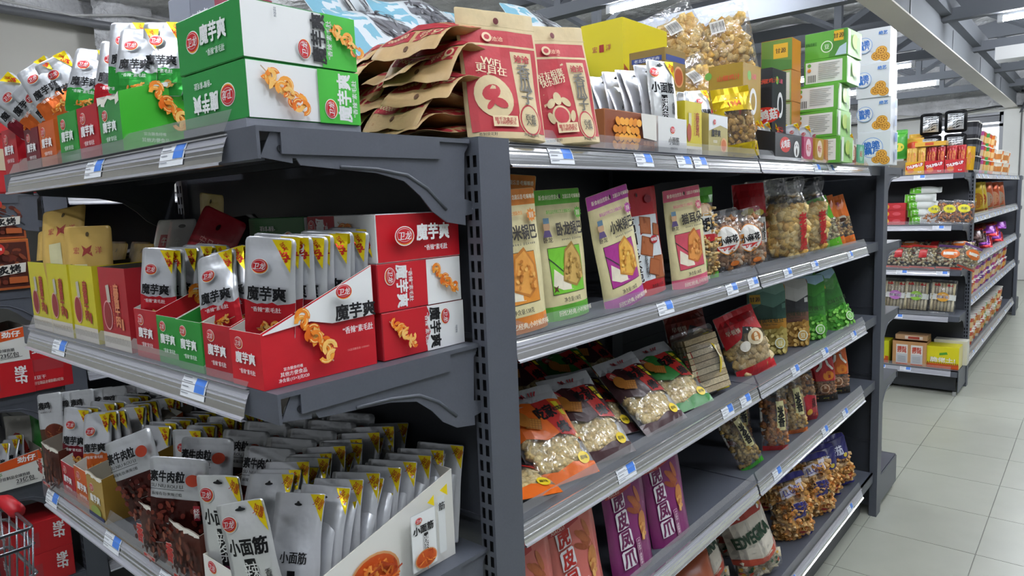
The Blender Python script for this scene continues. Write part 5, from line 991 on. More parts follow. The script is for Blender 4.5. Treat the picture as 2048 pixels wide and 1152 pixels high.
# third row: bags leaning far back ----------------------------------------------
def jia(key, c, c2):
    def mk():
        w, h = 13.6, 21; S = Surf(w/100, h/100, .016, .09, .05, .002, .0, 0, .0018, len(key)+3)
        k = clear_bag(S, 'pillow', 170, 4, ('e3c98a', 'ead6a0', 'd6b878'), .028, [('foil_top', [RC(-w/2, h-4.2, w/2, h-.05, 'b9bcc0')]), ('colour_field', [PG([(-w/2, 9.6), (-5, 10), (-1, 8.4), (3, 9.4), (w/2, 7), (w/2, h-4), (4, h-3.6), (1, h-4.4), (-2, h-3.2), (-4.6, h-4), (-w/2, h-3.4)], c), PG([(-w/2, .05), (w/2, .05), (w/2, 2.4), (2, 3.2), (-2, 2.2), (-w/2, 3)], c), PG([(-.4, h-4), (3.6, h-3.6), (6.2, 8.2), (2.2, 8.8)], c2), PG([(4.2, h-4.4), (5.6, h-4.6), (6.3, 13), (5.2, 13.2)], 'e0cf2c')]),
            ('lettering', [T('吃家', 1.6, h-6.6, 3, BLK, 4.6, .15, .05), T('缘', 3.8, 10.4, 2.6, BLK, 2.8, .15, .05), T('锅巴酥', 5.2, 14.8, 3, BLK, .9, -1.45), EL(-4.6, h-5, 1, 1.6, 'a82c34', 16, .5), T('家缘', -4.6, h-5, 1.4, 'e6c9b0', 1, .5), EL(4.6, 3.4, 1.3, 1.2, 'e3c62c'), T('原味', 4.6, 3.4, .8, BLK), EL(-.8, h-1.8, .5, .4, '26262a')]+[LN(.5*q, h-2.4, .8*q, h-1.2, .3, 'b0303a') for q in (-2, -1, 1, 2, 3)]),
            ('picture', rotd([RC(-1.6, -1.2, 1.6, 1.2, 'c98a3c')]+[LN(-1.5+.6*q, -1.2, -1.5+.6*q, 1.2, .1, '9a5f22') for q in range(6)]+[LN(-1.6, -1+.5*q, 1.6, -1+.5*q, .1, '9a5f22') for q in range(5)], -2.4, 12.4, -.4)+rotd([EL(0, 0, 1.3, 1.8, 'b5742c')], -4.2, 13.8, .3))], .46)
        b = Surf(w/100, h/100, .016, .09, .05, .002, .0, 0, .0018, len(key)+3); mb = MB()
        ys = [j/10*h/100 for j in range(11)]
        for j in range(10):
            for i in range(6):
                mb.face([b(w/100*(i/6-.5), ys[j], .0006, 1), b(w/100*((i+1)/6-.5), ys[j], .0006, 1), b(w/100*((i+1)/6-.5), ys[j+1], .0006, 1), b(w/100*(i/6-.5), ys[j+1], .0006, 1)], M('a9acb0', 'foil'))
        return k+[('foil_back', mb.mesh('foil_back', True), None)]
    return kit(('jia', key), mk)
LB = (.2, .71, .67); LF = (-.25, -.7, .7); JG = 'leaning rice crust bags'
JB = jia('choc', '3a1a1e', 'b02a26'); JO = jia('or', 'd9661c', 'b02a26'); JN = jia('gr', '2f7a34', 'b02a26')
PL(JO, 'crust_bag', 'orange rice crust bag leaning back against the steel post end', 'bag', (.25, .035, A3+.006), LB, LF, JG)
PL(JB, 'crust_bag', 'dark brown rice crust bag with readable lettering next to the orange one', 'bag', (.385, .035, A3+.006), LB, LF, JG)
PL(JB, 'crust_bag', 'dark brown rice crust bag between its twin and the green one', 'bag', (.625, .035, A3+.006), (.1, .75, .64), LF, JG)
PL(JB, 'crust_bag', 'dark brown rice crust bag sunk in the gap between its twins', 'bag', (.51, .1, A3+.004), (.25, .75, .5), LF, JG)
PL(JN, 'crust_bag', 'green rice crust bag leaning beside the wafer stack bag', 'bag', (.79, .05, A3+.006), (.2, .75, .6), (-.35, -.7, .7), JG)
PL(JO, 'crust_bag', 'orange rice crust bag lying flat behind the post', 'bag', (.12, .03, A3+.02), (.4, .9, .1), (0, -.1, 1), JG)
for x, y, z, k, lab in ((.3, .2, .94, JB, 'rice crust bag in the dark behind the first brown one'), (.16, .3, .96, JO, 'rice crust bag in the dark behind the orange one'), (.45, .24, .97, JB, 'silver topped rice crust bag deep in the dark'), (.62, .22, .95, JN, 'rice crust bag in the dark behind the green one'), (.34, .34, .98, JB, 'rice crust bag farthest back behind the post'), (.76, .26, .96, JB, 'rice crust bag deep behind the wafer stack')):
    PL(k, 'crust_bag', lab, 'bag', (x, y, z-.04), (.1, .7, .6), LF, 'rice crust bags in the dark')
def wafer():
    S = Surf(.13, .18, .045, .06, .05, .008, .02, 0, .004, 3); b = MB(); rn = random.Random(2)
    for j in range(6):
        y = -.032+.0125*j
        for i in range(9):
            z = .012+.0165*i; c = M(rn.choice(('b9a888', 'c9ba98', 'a89674')), 'food'); b.box(-.048+rn.uniform(-.002, .002), .05, y, y+.0095, z, z+.0145, c)
    return [('film', S.mesh('film', M('e8ecee', 'film')), None), ('wafer_pieces', b.mesh('wafer_pieces'), None), ('lettering', decal('lettering', [T('千层煎饼', -4.4, 8.6, 1.8, 'b53a34', 8.4, -PI/2, .03), PG([(2, .2), (6.2, .2), (6.2, 9), (4.6, 16), (2.4, 16), (3.4, 9)], 'd9c21c'), EL(4.6, 11, 1.5, 2, 'e6dcc0'), EL(4.6, 11, .9, 1.3, '8a6a3a')], lambda x, y, o: S(x, y, o+.0006), (1.6, 1.6), 0, 'pouch'), None)]
PL(kit('waf', wafer), 'wafer_bag', 'clear bag of stacked grey wafers with a yellow edge', 'bag', (.945, .08, A3), (-.05, .28, .95), turned(-.55))
def red_cake(c):
    S = Surf(.135, .2, .03, .09, .06, .005, .02, 0, .004, 4)
    return clear_bag(S, 'pillow', 80, 5, ('dcc08a', 'c9a866', 'e8d2a0'), .034, [('colour_ends', [RC(-6.6, .1, 6.6, 3.4, c), PG([(-6.6, 10), (-2, 12), (0, 15), (6.6, 12), (6.6, 19.8), (-6.6, 19.8)], c)]), ('ring_picture', [EL(2.6, 11, 2.8, 2.4, 'e8d9b8'), EL(2.6, 11, 1.7, 1.4, 'b5763a')]), ('badge', [EL(-1.6, 9.4, 1.8, 1.5, 'e6e2d6')]), ('lettering', [T('早餐饼', -3.2, 14.4, 1.5, 'e6d6c0', 4)])], .55)
PL(kit('rc', lambda: red_cake('c4242c')), 'cake_bag', 'red and clear biscuit bag leaning past the yellow edged wafer bag', 'bag', (1.215, .055, A3), (-.12, .35, .93), turned(-.6))
def stand_pouch(key, cols, bean, name, top='4a5a52'):
    def mk():
        w, h = 12.4, 23; S = Surf(w/100, h/100, .022, .08, .03, .012, .0, .8, .001, 3); rn = random.Random(3)
        e = [RC(-w/2+.05, h*.5, w/2-.05, h-.1, cols[0]), PG([(-w/2+.05, h*.62), (-2, h*.72), (2, h*.66), (w/2-.05, h*.75), (w/2-.05, h*.5), (-w/2+.05, h*.5)], cols[1]), PG([(-w/2+.3, h*.82), (-1, h*.9), (3, h*.84), (w/2-.1, h*.9), (w/2-.6, h-.2), (-w/2+.6, h-.2)], cols[2]), RC(-w/2+.05, .1, w/2-.05, h*.36, bean[0])]
        b = []
        for _ in range(130): b.append(EL(rn.uniform(-w/2+.5, w/2-.5), rn.uniform(.5, h*.37), .62, .55, rn.choice(bean), 9, rn.uniform(0, 3)))
        b += [EL(2.8, 4, 1.7, 1.7, 'dfe8d8'), EL(2.8, 4, 1.4, 1.4, bean[1]), T('豆', 2.8, 4, 1.5, 'dfe8d8')]
        return pouch(S, cols[3], [('landscape', e), ('bean_picture', b), ('lettering', [T(name, 0, h*.5, 1.7, '2a3a24', 8.6, 0, .02), T('Original Flavor', 0, h*.44, .7, '2a3a24'), RC(-w/2+.3, h-6, -w/2+3.6, h-3, 'd3a72c'), T('甘源', -w/2+1.95, h-4.5, 1.5, BLK)])], 'pouch')
    return kit(('sp', key), mk)
PEA = stand_pouch('pea', ('3f8a34', '2f6f2a', '9cc0d6', '3a7a30'), ('4f9a34', '6fb84a', '86c85a', '3f8a2c'), '原味青豌豆')
PL(PEA, 'pea_pouch', 'green pea pouch standing upright on the third shelf', 'bag', (1.8, .095, A3), (-.02, .05, 1), turned(-.95), 'green pea pouches')
PL(PEA, 'pea_pouch', 'green pea pouch tilted sideways at the end of the third shelf', 'bag', (2.06, .06, A3), (-.12, .3, .95), turned(-.55), 'green pea pouches')
PL(PEA, 'pea_pouch', 'green pea pouch in shadow behind the tilted one', 'bag', (2.12, .13, A3), (-.12, .4, .95), turned(-.4), 'green pea pouches')
PL(stand_pouch('must', ('5f8a7c', '34584e', '7fa89a', 'b5802a'), ('b5a45a', 'c9b86a', 'd9c880', '9c8a44'), '蟹黄味蚕豆'), 'bean_pouch', 'mustard and teal broad bean pouch behind the red biscuit bag', 'bag', (1.5, .13, A3), (0, .05, 1), turned(-.95))
PL(stand_pouch('grey', ('c9cac8', '3c3e42', 'b9bab8', '6b4a3c'), ('a8803c', 'c09a50', 'd0ae66', '8f6a2c'), '肉松味蚕豆'), 'bean_pouch', 'white and brown bean pouch between mustard and green pouches', 'bag', (1.66, .11, A3), (0, .05, 1), turned(-.95))
PL(kit('rc2', lambda: red_cake('8a3428')), 'cake_bag', 'dark brown bag in shadow behind the wafer bag', 'bag', (1.12, .2, A3), (0, .25, 1), turned(-.6))
# fourth row ---------------------------------------------------------------------
def feet(c, c2, key):
    def mk():
        w, h = 14, 23; S = Surf(w/100, h/100, .019, .07, .03, .01, .0, .8, .001, 6); e = []
        for k, ch in enumerate('虎皮凤爪'): 
            y = 17-4.2*k; e += [PG([(-4.6, y-1.9), (-1.2, y-1.9), (-.8, y-1.5), (-.8, y+1.5), (-1.2, y+1.9), (-4.2, y+1.9), (-4.6, y+1.5)], 'dcdde0'), T(ch, -2.7, y, 3.4, c2, 3.1, 0, .06)]
        # a pile of braised feet, no character
        pic = [EL(3.2, 13.6, 1.1, 3, '9a4f2c', 14, .5), EL(2.2, 15, .7, 2.4, 'a85c34', 12, .75), EL(1.4, 13.2, .6, 2, '8f4626', 12, 1.0), EL(3.8, 16, .6, 2.2, 'b0643a', 12, .3), EL(3.8, 9.6, 1.5, 2.6, 'b5763c', 14, -.2)]+[EL(3.2+.5*math.cos(k*2.1), 8+1.2*math.sin(k*1.3), .9, .5, ('c98e4c', 'a8642c', 'd9a860')[k % 3], 9, k) for k in range(9)]
        tx = [PG([(-6.4, h-4.6), (-2, h-4.9), (2, h-4.2), (2, h-1), (-6.4, h-1)], 'a83a3a'), T('川鹵', -3.8, h-2.5, 2, 'eeeae4', 4, 0, .02), T('XIAOLU', -3.8, h-4.1, .7, 'e6cfc4'), RC(-.1, 1.6, 1.2, 7.6, 'd9b8c4'), RC(0, 1.7, 1.1, 7.5, c), T('个大肉多一嗦就脱骨', .55, 4.6, .8, 'e6d4dc', 5.4, -PI/2)]
        return pouch(S, c, [('picture', pic), ('lettering', e+tx)], 'pouch')
    return kit(('feet', key), mk)
FP = feet('7a2462', '6a1a50', 'p'); FS = feet('c46a60', 'b0241f', 's')
PL(FP, 'chicken_feet_bag', 'purple chicken feet bag next to the salmon ones', 'bag', (.49, .05, A4), (-.06, .1, 1), turned(-.1), 'chicken feet bags')
PL(FP, 'chicken_feet_bag', 'purple chicken feet bag beside the empty stretch of shelf', 'bag', (.665, .05, A4), (-.08, .12, 1), turned(-.15), 'chicken feet bags')
PL(FS, 'chicken_feet_bag', 'salmon chicken feet bag half hidden by the steel post', 'bag', (.14, .045, A4), (-.05, .1, 1), turned(-.1), 'chicken feet bags')
PL(FS, 'chicken_feet_bag', 'salmon chicken feet bag touching the purple one', 'bag', (.3, .05, A4), (-.1, .1, 1), turned(-.1), 'chicken feet bags')
PL(feet('2a2630', '2a2630', 'd'), 'chicken_feet_bag', 'black bag standing in the gap behind salmon and purple bags', 'bag', (.42, .15, A4), (0, .05, 1), turned(0), 'chicken feet bags')
def rice(c, fruit, n, sz, kindp='blob'):
    S = Surf(.085, .2, .026, .1, .05, .004, .02, 0, .003, 4)
    return clear_bag(S, kindp, n, 5, fruit, sz, [('paper_strip', [RC(.2, 7, 2.8, 16, 'd9d29a'), T('米\n香', 1.5, 11.4, 6.6, BLK, 2, .05, .03)]), ('colour_tail', [RC(-4, .1, 4, 1.8, c)])], .8)
PL(kit('ri1', lambda: rice('3fa82c', ('b5924a', 'c9a860', '8f7034'), 120, .02)), 'rice_snack_bag', 'clear rice snack bag with a bright green tail leaning on the shelf', 'bag', (1.195, .06, A4+.003), (-.3, .33, .9), turned(-.55), 'rice snack bags')
PL(kit('ri2', lambda: rice('b52a2c', ('a8643a', 'b5763c', 'c98a4c'), 110, .022)), 'rice_snack_bag', 'clear bag of round rice crackers with a pale paper strip', 'bag', (1.375, .06, A4), (.02, .06, 1), turned(-.9), 'rice snack bags')
PL(kit('ri3', lambda: rice('d9702a', ('c9a25c', 'd9b878', 'b58f4a'), 110, .022)), 'rice_snack_bag', 'clear rice snack bag with paper strip beside the red bag', 'bag', (1.57, .06, A4), (-.1, .12, 1), turned(-.85), 'rice snack bags')
PL(kit('ri2', lambda: 0), 'rice_snack_bag', 'clear rice cracker bag in shadow behind its twin', 'bag', (1.36, .17, A4), (-.05, .08, 1), turned(-.9), 'rice snack bags')
def ball(): 
    S = Surf(.1, .19, .03, .08, .06, .02, .02, 0, .003, 2)
    return clear_bag(S, 'blob', 120, 3, ('a86a34', 'c08a4a', 'd0a060'), .022, [('red_lower', [PG([(-4.8, .3), (4.8, .3), (4.8, 9), (1, 10.4), (-4.8, 8)], 'a82430'), EL(1, 4, 1.2, 1.2, 'd9a82c'), T('香\n酥', 3, 7, 3.4, '2a1a1a')])], .88)
PL(kit('ball', ball), 'snack_bag', 'rounded clear bag with red lower half after the rice bags', 'bag', (1.71, .075, A4), (-.08, .12, 1), turned(-.8))
def eight(c):
    S = Surf(.095, .2, .022, .07, .05, .004, .02, 0, .003, 2)
    return clear_bag(S, 'blob', 110, 4, ('a86a3c', 'c08a54', 'b57a48'), .02, [('colour_top', [PG([(-4.6, 9), (4.6, 8), (4.6, 19.9), (-4.6, 19.9)], c), EL(1.4, 10.4, 2.2, 1.8, 'd9822c'), RC(-4.6, .1, 4.6, 3, '2a2620')]), ('lettering', [T('八', .4, 14.4, 4, '2a1a1a', 7, 0, .08), T('八', .4, 14.4, 3.8, 'eceae4', 6.6, 0, .05), EL(-.6, 5.6, 1.8, 1.8, 'c9a88a'), EL(-.6, 5.6, 1.4, 1.4, '8a5a3a'), T('特色', 0, 1.4, 1.1, 'c9c24a')])], .5)
PL(kit('e1', lambda: eight('b5242c')), 'snack_bag', 'red snack bag with large white figure on the fourth shelf', 'bag', (2.0, .09, A4), (-.05, .12, 1), turned(-.85), 'bags with a white figure')
PL(kit('e2', lambda: eight('c4581c')), 'snack_bag', 'orange snack bag with large white figure at the shelf end', 'bag', (2.13, .08, A4), (-.03, .1, 1), turned(-.85), 'bags with a white figure')
# bottom row ---------------------------------------------------------------------
def crisps_white():
    S = Surf(.16, .28, .05, .07, .05, .02, .02, 0, .004, 5)
    e = [RC(-8, 9, 8, 27.6, 'd9d2c4'), PG([(-8, 8.4), (0, 6.6), (8, 8.4), (8, 11), (0, 9), (-8, 11)], 'c8523a'), RC(-8, 22, 8, 24, 'b5483c')]
    rn = random.Random(2)
    for k in range(26): e.append(EL(rn.uniform(-7, 7), rn.choice((rn.uniform(3, 7), rn.uniform(22, 26))), .8, .5, rn.choice(('2f5a3c', 'c8523a', 'd9a83c', 'eceae4')), 7, rn.uniform(0, 3)))
    return clear_bag(S, 'blob', 70, 4, ('d9cdb0', 'e6dcc4', 'c9bb98'), .045, [('white_field', e), ('lettering', [T('EDVEGIKA', -.4, 17, 3.6, '24402e', 12.6, .1, .05)])], .34)
CW = kit('cw', crisps_white)
PL(CW, 'vegetable_crisp_bag', 'white bag with dark green lettering leaning on the bottom shelf', 'bag', (1.33, .08, A5), (-.22, .25, .94), turned(-.6), 'white crisp bags')
PL(CW, 'vegetable_crisp_bag', 'white crisp bag in shadow, nearer the salmon bag', 'bag', (1.12, .16, A5), (-.15, .25, .94), turned(-.5), 'white crisp bags')
PL(CW, 'vegetable_crisp_bag', 'white crisp bag standing behind its leaning twin', 'bag', (1.4, .2, A5), (-.1, .2, .94), turned(-.6), 'white crisp bags')
def salmon():
    S = Surf(.16, .24, .045, .07, .05, .02, .02, 0, .004, 3); return pouch(S, 'a85a3c', [('lettering', [T('mall', 1, 9, 3, 'c98a6a', 8, .3), EL(-2, 15, 4, 3, 'b56a44')])])
PL(kit('sal', salmon), 'snack_bag', 'orange brown bag in the dark at the bottom of the first bay', 'bag', (.93, .09, A5), (-.1, .2, .95), turned(-.4))
PL(kit('sal', salmon), 'snack_bag', 'orange brown bag beside its twin, deeper on the bottom shelf', 'bag', (.78, .12, A5), (-.1, .2, .95), turned(-.4))
def pasta(straw):
    S = Surf(.145, .245, .045, .07, .06, .015, .02, 0, .004, 3)
    B1 = [RC(-7.2, 22.4, 7.2, 24.3, '2c2a78')]; B2 = [RC(-7.2, .1, 7.2, 1, '2c2a78')]; L = []
    if straw: L += [PG([(-7.2, 15), (7.2, 14), (7.2, 22.6), (-7.2, 22.6)], '2a2a6a'), T('番茄', 0, 18, 3.6, 'd9dcec', 7, 0, .04), EL(4, 15.6, 1.2, .8, 'c9b43a')]
    else: L += [PG([(-4, 17.6), (5, 18.6), (5.4, 22), (-4, 21)], 'dcd9ea'), T('LLORE', .6, 19.8, 2, '4a4aa0', 7, .1), T('我', 1.6, 12.6, 6, 'd9d2e6', 6, 0, .1), T('我', 1.6, 12.6, 5.8, '2c2a78', 5.8, 0, .06), T('ma', 3, 8, 1.6, '8a5a3a'), EL(4.8, 10.8, .9, .7, '6fae4a')]
    FR = [PG([(1, 3.4), (2, 7), (4.6, 7.6), (6, 5), (4.6, 2), (2.6, 1.6)], 'b52a26'), PG([(2.2, 7.2), (3.4, 8.4), (4.6, 7.4), (3.4, 7.2)], '4f9a34')]
    return clear_bag(S, 'tube', 300 if not straw else 200, 4, ('e3b878', 'd9a45a', 'edc994', 'e09a52'), .019, [('top_band', B1), ('bottom_band', B2), ('fruit_picture', FR), ('lettering', L)], .86 if not straw else .6, 'pasta_pieces')
PA = kit('pa', lambda: pasta(False)); PS = kit('ps', lambda: pasta(True))
PL(PA, 'pasta_bag', 'clear bag of fried pasta shapes next to the white crisp bag', 'bag', (1.64, .085, A5), (-.15, .1, 1), turned(-.75), 'fried pasta bags')
PL(PA, 'pasta_bag', 'clear bag of fried pasta shapes beside the strawberry bags', 'bag', (1.87, .08, A5), (-.12, .1, 1), turned(-.8), 'fried pasta bags')
PL(PA, 'pasta_bag', 'clear bag of fried pasta shapes in shadow behind the first', 'bag', (1.76, .26, A5), (-.1, .1, 1), turned(-.8), 'fried pasta bags')
PL(PS, 'pasta_bag', 'blue topped snack bag with red fruit beside the pasta bags', 'bag', (2.05, .1, A5), (-.1, .14, 1), turned(-.9), 'blue topped snack bags', .9)
PL(PS, 'pasta_bag', 'blue topped snack bag with red fruit at the end of the bottom shelf', 'bag', (2.2, .085, A5), (-.14, .2, 1), turned(-.8), 'blue topped snack bags', .9)
PL(PS, 'pasta_bag', 'blue topped snack bag peeping out behind the pasta bags', 'bag', (1.95, .2, A5), (-.1, .14, 1), turned(-.9), 'blue topped snack bags', .9)
# ------------------------------------------------------------------ goods farther off
def mini(w, h, t, c, pr=(), kind='pouch', curl=0, seed=1, body='bag_body'):
    S = Surf(w, h, t, .1, .05, .005, curl, 0, .002, seed); return pouch(S, c, pr, kind, None, body, None, 6, 8)
# end shelving backing on to the pea pouch bay
YB = kit('yb', lambda: mini(.09, .12, .02, 'c9bb1c', [('label', [EL(0, 5, 2.4, 3, 'cfd0c0'), EL(0, 5, 1.6, 2.2, '9a8a2a')])]))
for x, z, lab in ((2.76, .871, 'yellow bag on the far side end shelf, upper of two'), (2.66, .871, 'yellow bag beside its twin on the far side end shelf'), (2.6, 1.181, 'yellow bag on the second board of the far side end shelf'), (2.7, .571, 'yellow bag low on the far side end shelf')):
    PL(YB, 'snack_bag', lab, 'bag', (x, .07, z), (.05, .1, 1), (.3, -1, 0), 'yellow bags on the far side')
PB = kit('pb', lambda: mini(.085, .17, .022, '8a2a8c', [('label', [RC(-4, 13, 4, 16.6, 'a23aa4')])]))
PL(PB, 'snack_bag', 'purple bag on the base board of the far side end shelf', 'bag', (2.75, .07, .161), (-.05, .1, 1), (.1, -1, 0), 'purple bags')
PL(PB, 'snack_bag', 'second purple bag behind the first on the base board', 'bag', (2.66, .1, .161), (-.05, .1, 1), (.1, -1, 0), 'purple bags')
PL(kit('lo1', lotus), 'lotus_carton', 'white lotus carton standing alone past the lotus stack', 'box', (2.66, .1, ZT), (0, 0, 1), turned(.1))
def lotus_bag(): return mini(.11, .18, .03, 'd9dee4', [('picture', [EL(-1, 13, 3, 3, '6f98d8'), EL(-1, 13, 2.6, 2.6, 'e6eaf0'), T('藕片', -1, 13, 2.6, '2f74cc'), EL(1, 6, 3.4, 3, 'd9a040'), EL(1, 6, 2.6, 2.2, 'ecb860')])], 'foil')
PL(kit('lb', lotus_bag), 'snack_bag', 'white and blue lotus crisp bag beside the lone lotus carton', 'bag', (2.76, .1, ZT), (0, .05, 1), turned(-.7))
# far end shelving -------------------------------------------------------------------
FX = 4.655
def FE(k, name, label, cat, y, x, z, grp=None, rot=0, scale=None): return inst(k, name, label, cat, (x, y, z), -PI/2+rot, grp, scale)
def stick_tray(c, c2):
    def mk():
        k = tray(.112, .13, .085, .1, {'*': c}, [('front_print', 'F', [PG([(-5.2, 3), (5.2, 5.6), (5.2, 8.2), (-5.2, 6)], c2), T('THUMB-UP', 0, 5.6, 1.9, WHT, 9.6, .22, .04), EL(-2.4, 2.6, 2, 1.6, 'd9763c'), T('Roll', 3, 1.6, .9, WHT)])])
        return k
    return kit(('stt', c), mk)
def stick(c): return kit(('stk', c), lambda: mini(.032, .13, .007, c, [('label', [EL(0, 6.5, 1, 3.4, 'd98a4c')])]))
for k, (c, c2, y, lab) in enumerate((('d9a51c', 'c4322c', .305, 'yellow sausage tray on the far end shelf'), ('c4242c', 'a81c26', .19, 'red sausage tray beside the yellow one'), ('c62a2e', 'a81c26', .073, 'red sausage tray at the corner of the far end shelf'))):
    FE(stick_tray(c, c2), 'display_tray', lab, 'box', y, FX+.07, 1.506, 'sausage trays')
    for q in range(6): EP(stick(('d9b04a', 'a8242c', 'b52a30')[k]), 'slim sausage packet standing in a far end shelf tray', y-.042+.017*q, FX+.03+.012*(q % 3), 1.555, .06, 0, 0, 'sausage packets', None, 'sausage_packet')
for q in range(3): EP(stick('d9a51c'), 'slim yellow sausage packet leaning at the corner of the far end shelf', .012-.004*q, FX+.09+.03*q, 1.52, .05, -.1, .6, 'yellow sausage packets', 1.2, 'sausage_packet')
def foil_brick():
    S = Surf(.13, .15, .04, .08, .06, .02, 0, 0, .004, 3); return pouch(S, '1c1d20', [('label', [RC(-4.6, 2, 4.6, 12.6, 'd0d3d6')])], 'foil', None, 'bag_body', None, 8, 10)
for k, (y, z) in enumerate(((.245, 1.62), (.1, 1.62), (.245, 1.77), (.1, 1.775))): EP(kit('fbk', foil_brick), ('black foil brick pack under another, toward the green bag', 'black foil brick pack under another, toward the noodle tubs', 'black foil brick pack on top, toward the green bag', 'black foil brick pack on top, toward the noodle tubs')[k], y, 4.83, z, .02, 0, .1, 'black foil packs', None, 'foil_pack')
FE(kit('supf', lambda: carton(.3, .1, .11, {'*': '6a6458'})), 'storage_carton', 'dull carton carrying the black foil packs', 'box', .175, 4.835, 1.506)
FE(kit('yfl', lambda: carton(.18, .1, .03, {'*': 'd9a83c'}, [('front_print', 'F', [RC(-3, .6, 2, 2.4, 'c8502c')])])), 'snack_carton', 'flat yellow carton lying on the sausage packets', 'box', .22, FX+.07, 1.69)
GBk = kit('gbk', lambda: mini(.1, .2, .025, '3f9a34', [('print', [EL(0, 8, 3.4, 3, 'd9c84a'), RC(-5, 15, 5, 19, '52ac3c')])]))
EP(GBk, 'green bag standing behind the yellow sausage tray', .42, 4.75, 1.62, 0, 0, 0, None, None, 'snack_bag')
for k in range(2): EP(kit('ybg', lambda: mini(.12, .18, .025, 'd9a83c', [('print', [EL(0, 6, 4, 3.6, '8a2c3c'), EL(0, 13, 4, 2.4, 'd94a2c')])])), ('yellow and red noodle bag behind the yellow sausage tray', 'yellow and red noodle bag farther back in the same group')[k], .34-.02*k, 4.8+.05*k, 1.58+.03*k, .05, 0, 0, 'yellow noodle bags', None, 'snack_bag')
FE(kit('supg', lambda: carton(.2, .14, .1, {'*': '7a7468'})), 'storage_carton', 'dull carton carrying the green and yellow bags', 'box', .42, 4.79, 1.506)
for k in range(3): FE(kit('rbx', lambda: carton(.17, .12, .05, {'*': 'b02a30'}, [('front_print', 'F', [EL(-4, 2.6, 2.4, 1.9, 'd9a83c'), EL(3, 2.6, 2.6, 1.2, 'c9525a')])])), 'snack_carton', ('red carton at the foot of the small red stack', 'red carton halfway up the small red stack', 'red carton topping the small red stack')[k], 'box', .44, FX+.08, 1.166+.0502*k, 'small red cartons')
RLL = kit('rll', lambda: mini(.06, .19, .026, 'd9dcd8', [('green_end', [RC(-3, .2, 3, 7, '63b52c')])], 'pouch'))
for k in range(4): PL(RLL, 'roll_pack', ('green and white roll pack at the bottom of its pile', 'green and white roll pack second in its pile', 'green and white roll pack third in its pile', 'green and white roll pack on top of its pile')[k], 'bag', (FX+.06, .34+.01*k, 1.195+.05*k), (0, -1, 0), (-1, 0, .2), 'roll packs')
PL(RLL, 'roll_pack', 'crumpled white pack lying across the roll packs', 'bag', (FX+.06, .34, 1.395), (.1, -1, .02), (-.6, 0, .8))
def nut_bag(): 
    S = Surf(.13, .16, .022, .08, .06, .005, 0, 0, .003, 4)
    return clear_bag(S, 'blob', 90, 5, ('c9763a', 'd98e4c', 'b5602a'), .018, [('label', [EL(0, 10, 3.6, 2.8, 'd9cf2c'), T('香脆', 0, 10, 1.8, '3a4a24')])], .85, nu=6, nv=8)
NB = kit('nb', nut_bag)
for k, (y, x) in enumerate(((.2, FX+.04), (.11, FX+.035), (.03, FX+.05), (.15, FX+.12))): PL(NB, 'nut_bag', ('clear orange snack bag with yellow label beside the roll packs', 'clear orange snack bag with yellow label in the middle of three', 'clear orange snack bag drooping at the corner post', 'clear orange snack bag behind the others')[k], 'bag', (x, y, 1.168), (.25, -.08, 1), (-1, -.2, 0), 'orange snack bags')
def cream_bag(c, oval):
    S = Surf(.16, .17, .03, .08, .06, .006, 0, 0, .004, 4)
    return clear_bag(S, 'blob', 80, 6, ('cdbd96', 'bfa878', 'ddd0ac'), .024, [('label', [RC(-7.6, .3, 7.6, 1.4, 'c0402c'), RC(-7.6, 15, 7.6, 16.8, c)]+([EL(0, 10.4, 5.6, 3.4, 'd9702a'), RC(-4, 9.4, 4, 11.4, 'e6e2da')] if oval else [PG([(-2.4, 7), (2.4, 7.6), (2.6, 13.4), (-2, 13)], 'b52a2c')]))], .85, nu=6, nv=8)
for k, (y, ov) in enumerate(((.4, 0), (.25, 0), (.09, 1))): PL(kit(('crb', ov), lambda: cream_bag('b5322c' if not ov else '5a3a6a', ov)), 'rice_cake_bag', ('cream rice cake bag with red label by the hidden shelf end', 'cream rice cake bag with red label next to the orange oval one', 'rice cake bag with an orange oval label at the corner')[k], 'bag', (FX+.03, y, .863), (.35, -.05, 1), (-1, 0, .2), 'rice cake bags')
for k in range(6): PL(kit(('crb', k % 2), lambda: 0), 'rice_cake_bag', 'rice cake bag lying in the pile behind the front ones', 'bag', (FX+.12+.02*(k // 3), .06+.15*(k % 3), .9+.055*(k // 3)), (.8, -.05, .45), (-.5, 0, .8), 'rice cake bags in the pile')
PL(kit(('crb', 1), lambda: 0), 'rice_cake_bag', 'orange rice cake bag slipping past the corner post', 'bag', (FX+.06, -.0, .863), (.3, -.25, 1), (-.6, -.8, 0))
def roll_bag(c):
    S = Surf(.155, .235, .028, .08, .07, .006, 0, 0, .002, 4); b = MB(); rn = random.Random(1)
    for j in range(2):
        for i in range(7): b.tube([(-.06+.02*i, -.006, .02+.1*j), (-.06+.02*i, -.006, .112+.1*j)], .0098, M(rn.choice(('c9bc98', 'd6ccb0', 'b9a888')), 'food'), 6)
    return [('film', S.mesh('film', M('e8ecee', 'film'), None, 6, 8), None), ('snack_pieces', b.mesh('snack_pieces', True), None), ('label', decal('label', [RC(-7.6, 9.6, 7.6, 13.4, 'd6d8d4'), EL(0, 11.6, 3.8, 3.2, c), T('糙米卷', 0, 11.6, 2.2, 'eceaf0', 7, 0, .06), T('糙米卷', 0, 11.6, 2.1, '4a3a5a', 6.8, 0, .02), RC(-6, 19, -2, 21, 'b5322c'), RC(2, 19, 6, 21, 'b5322c')], lambda x, y, o: S(x, y, o+.0006), (1.9, 2.1), 0, 'pouch'), None)]
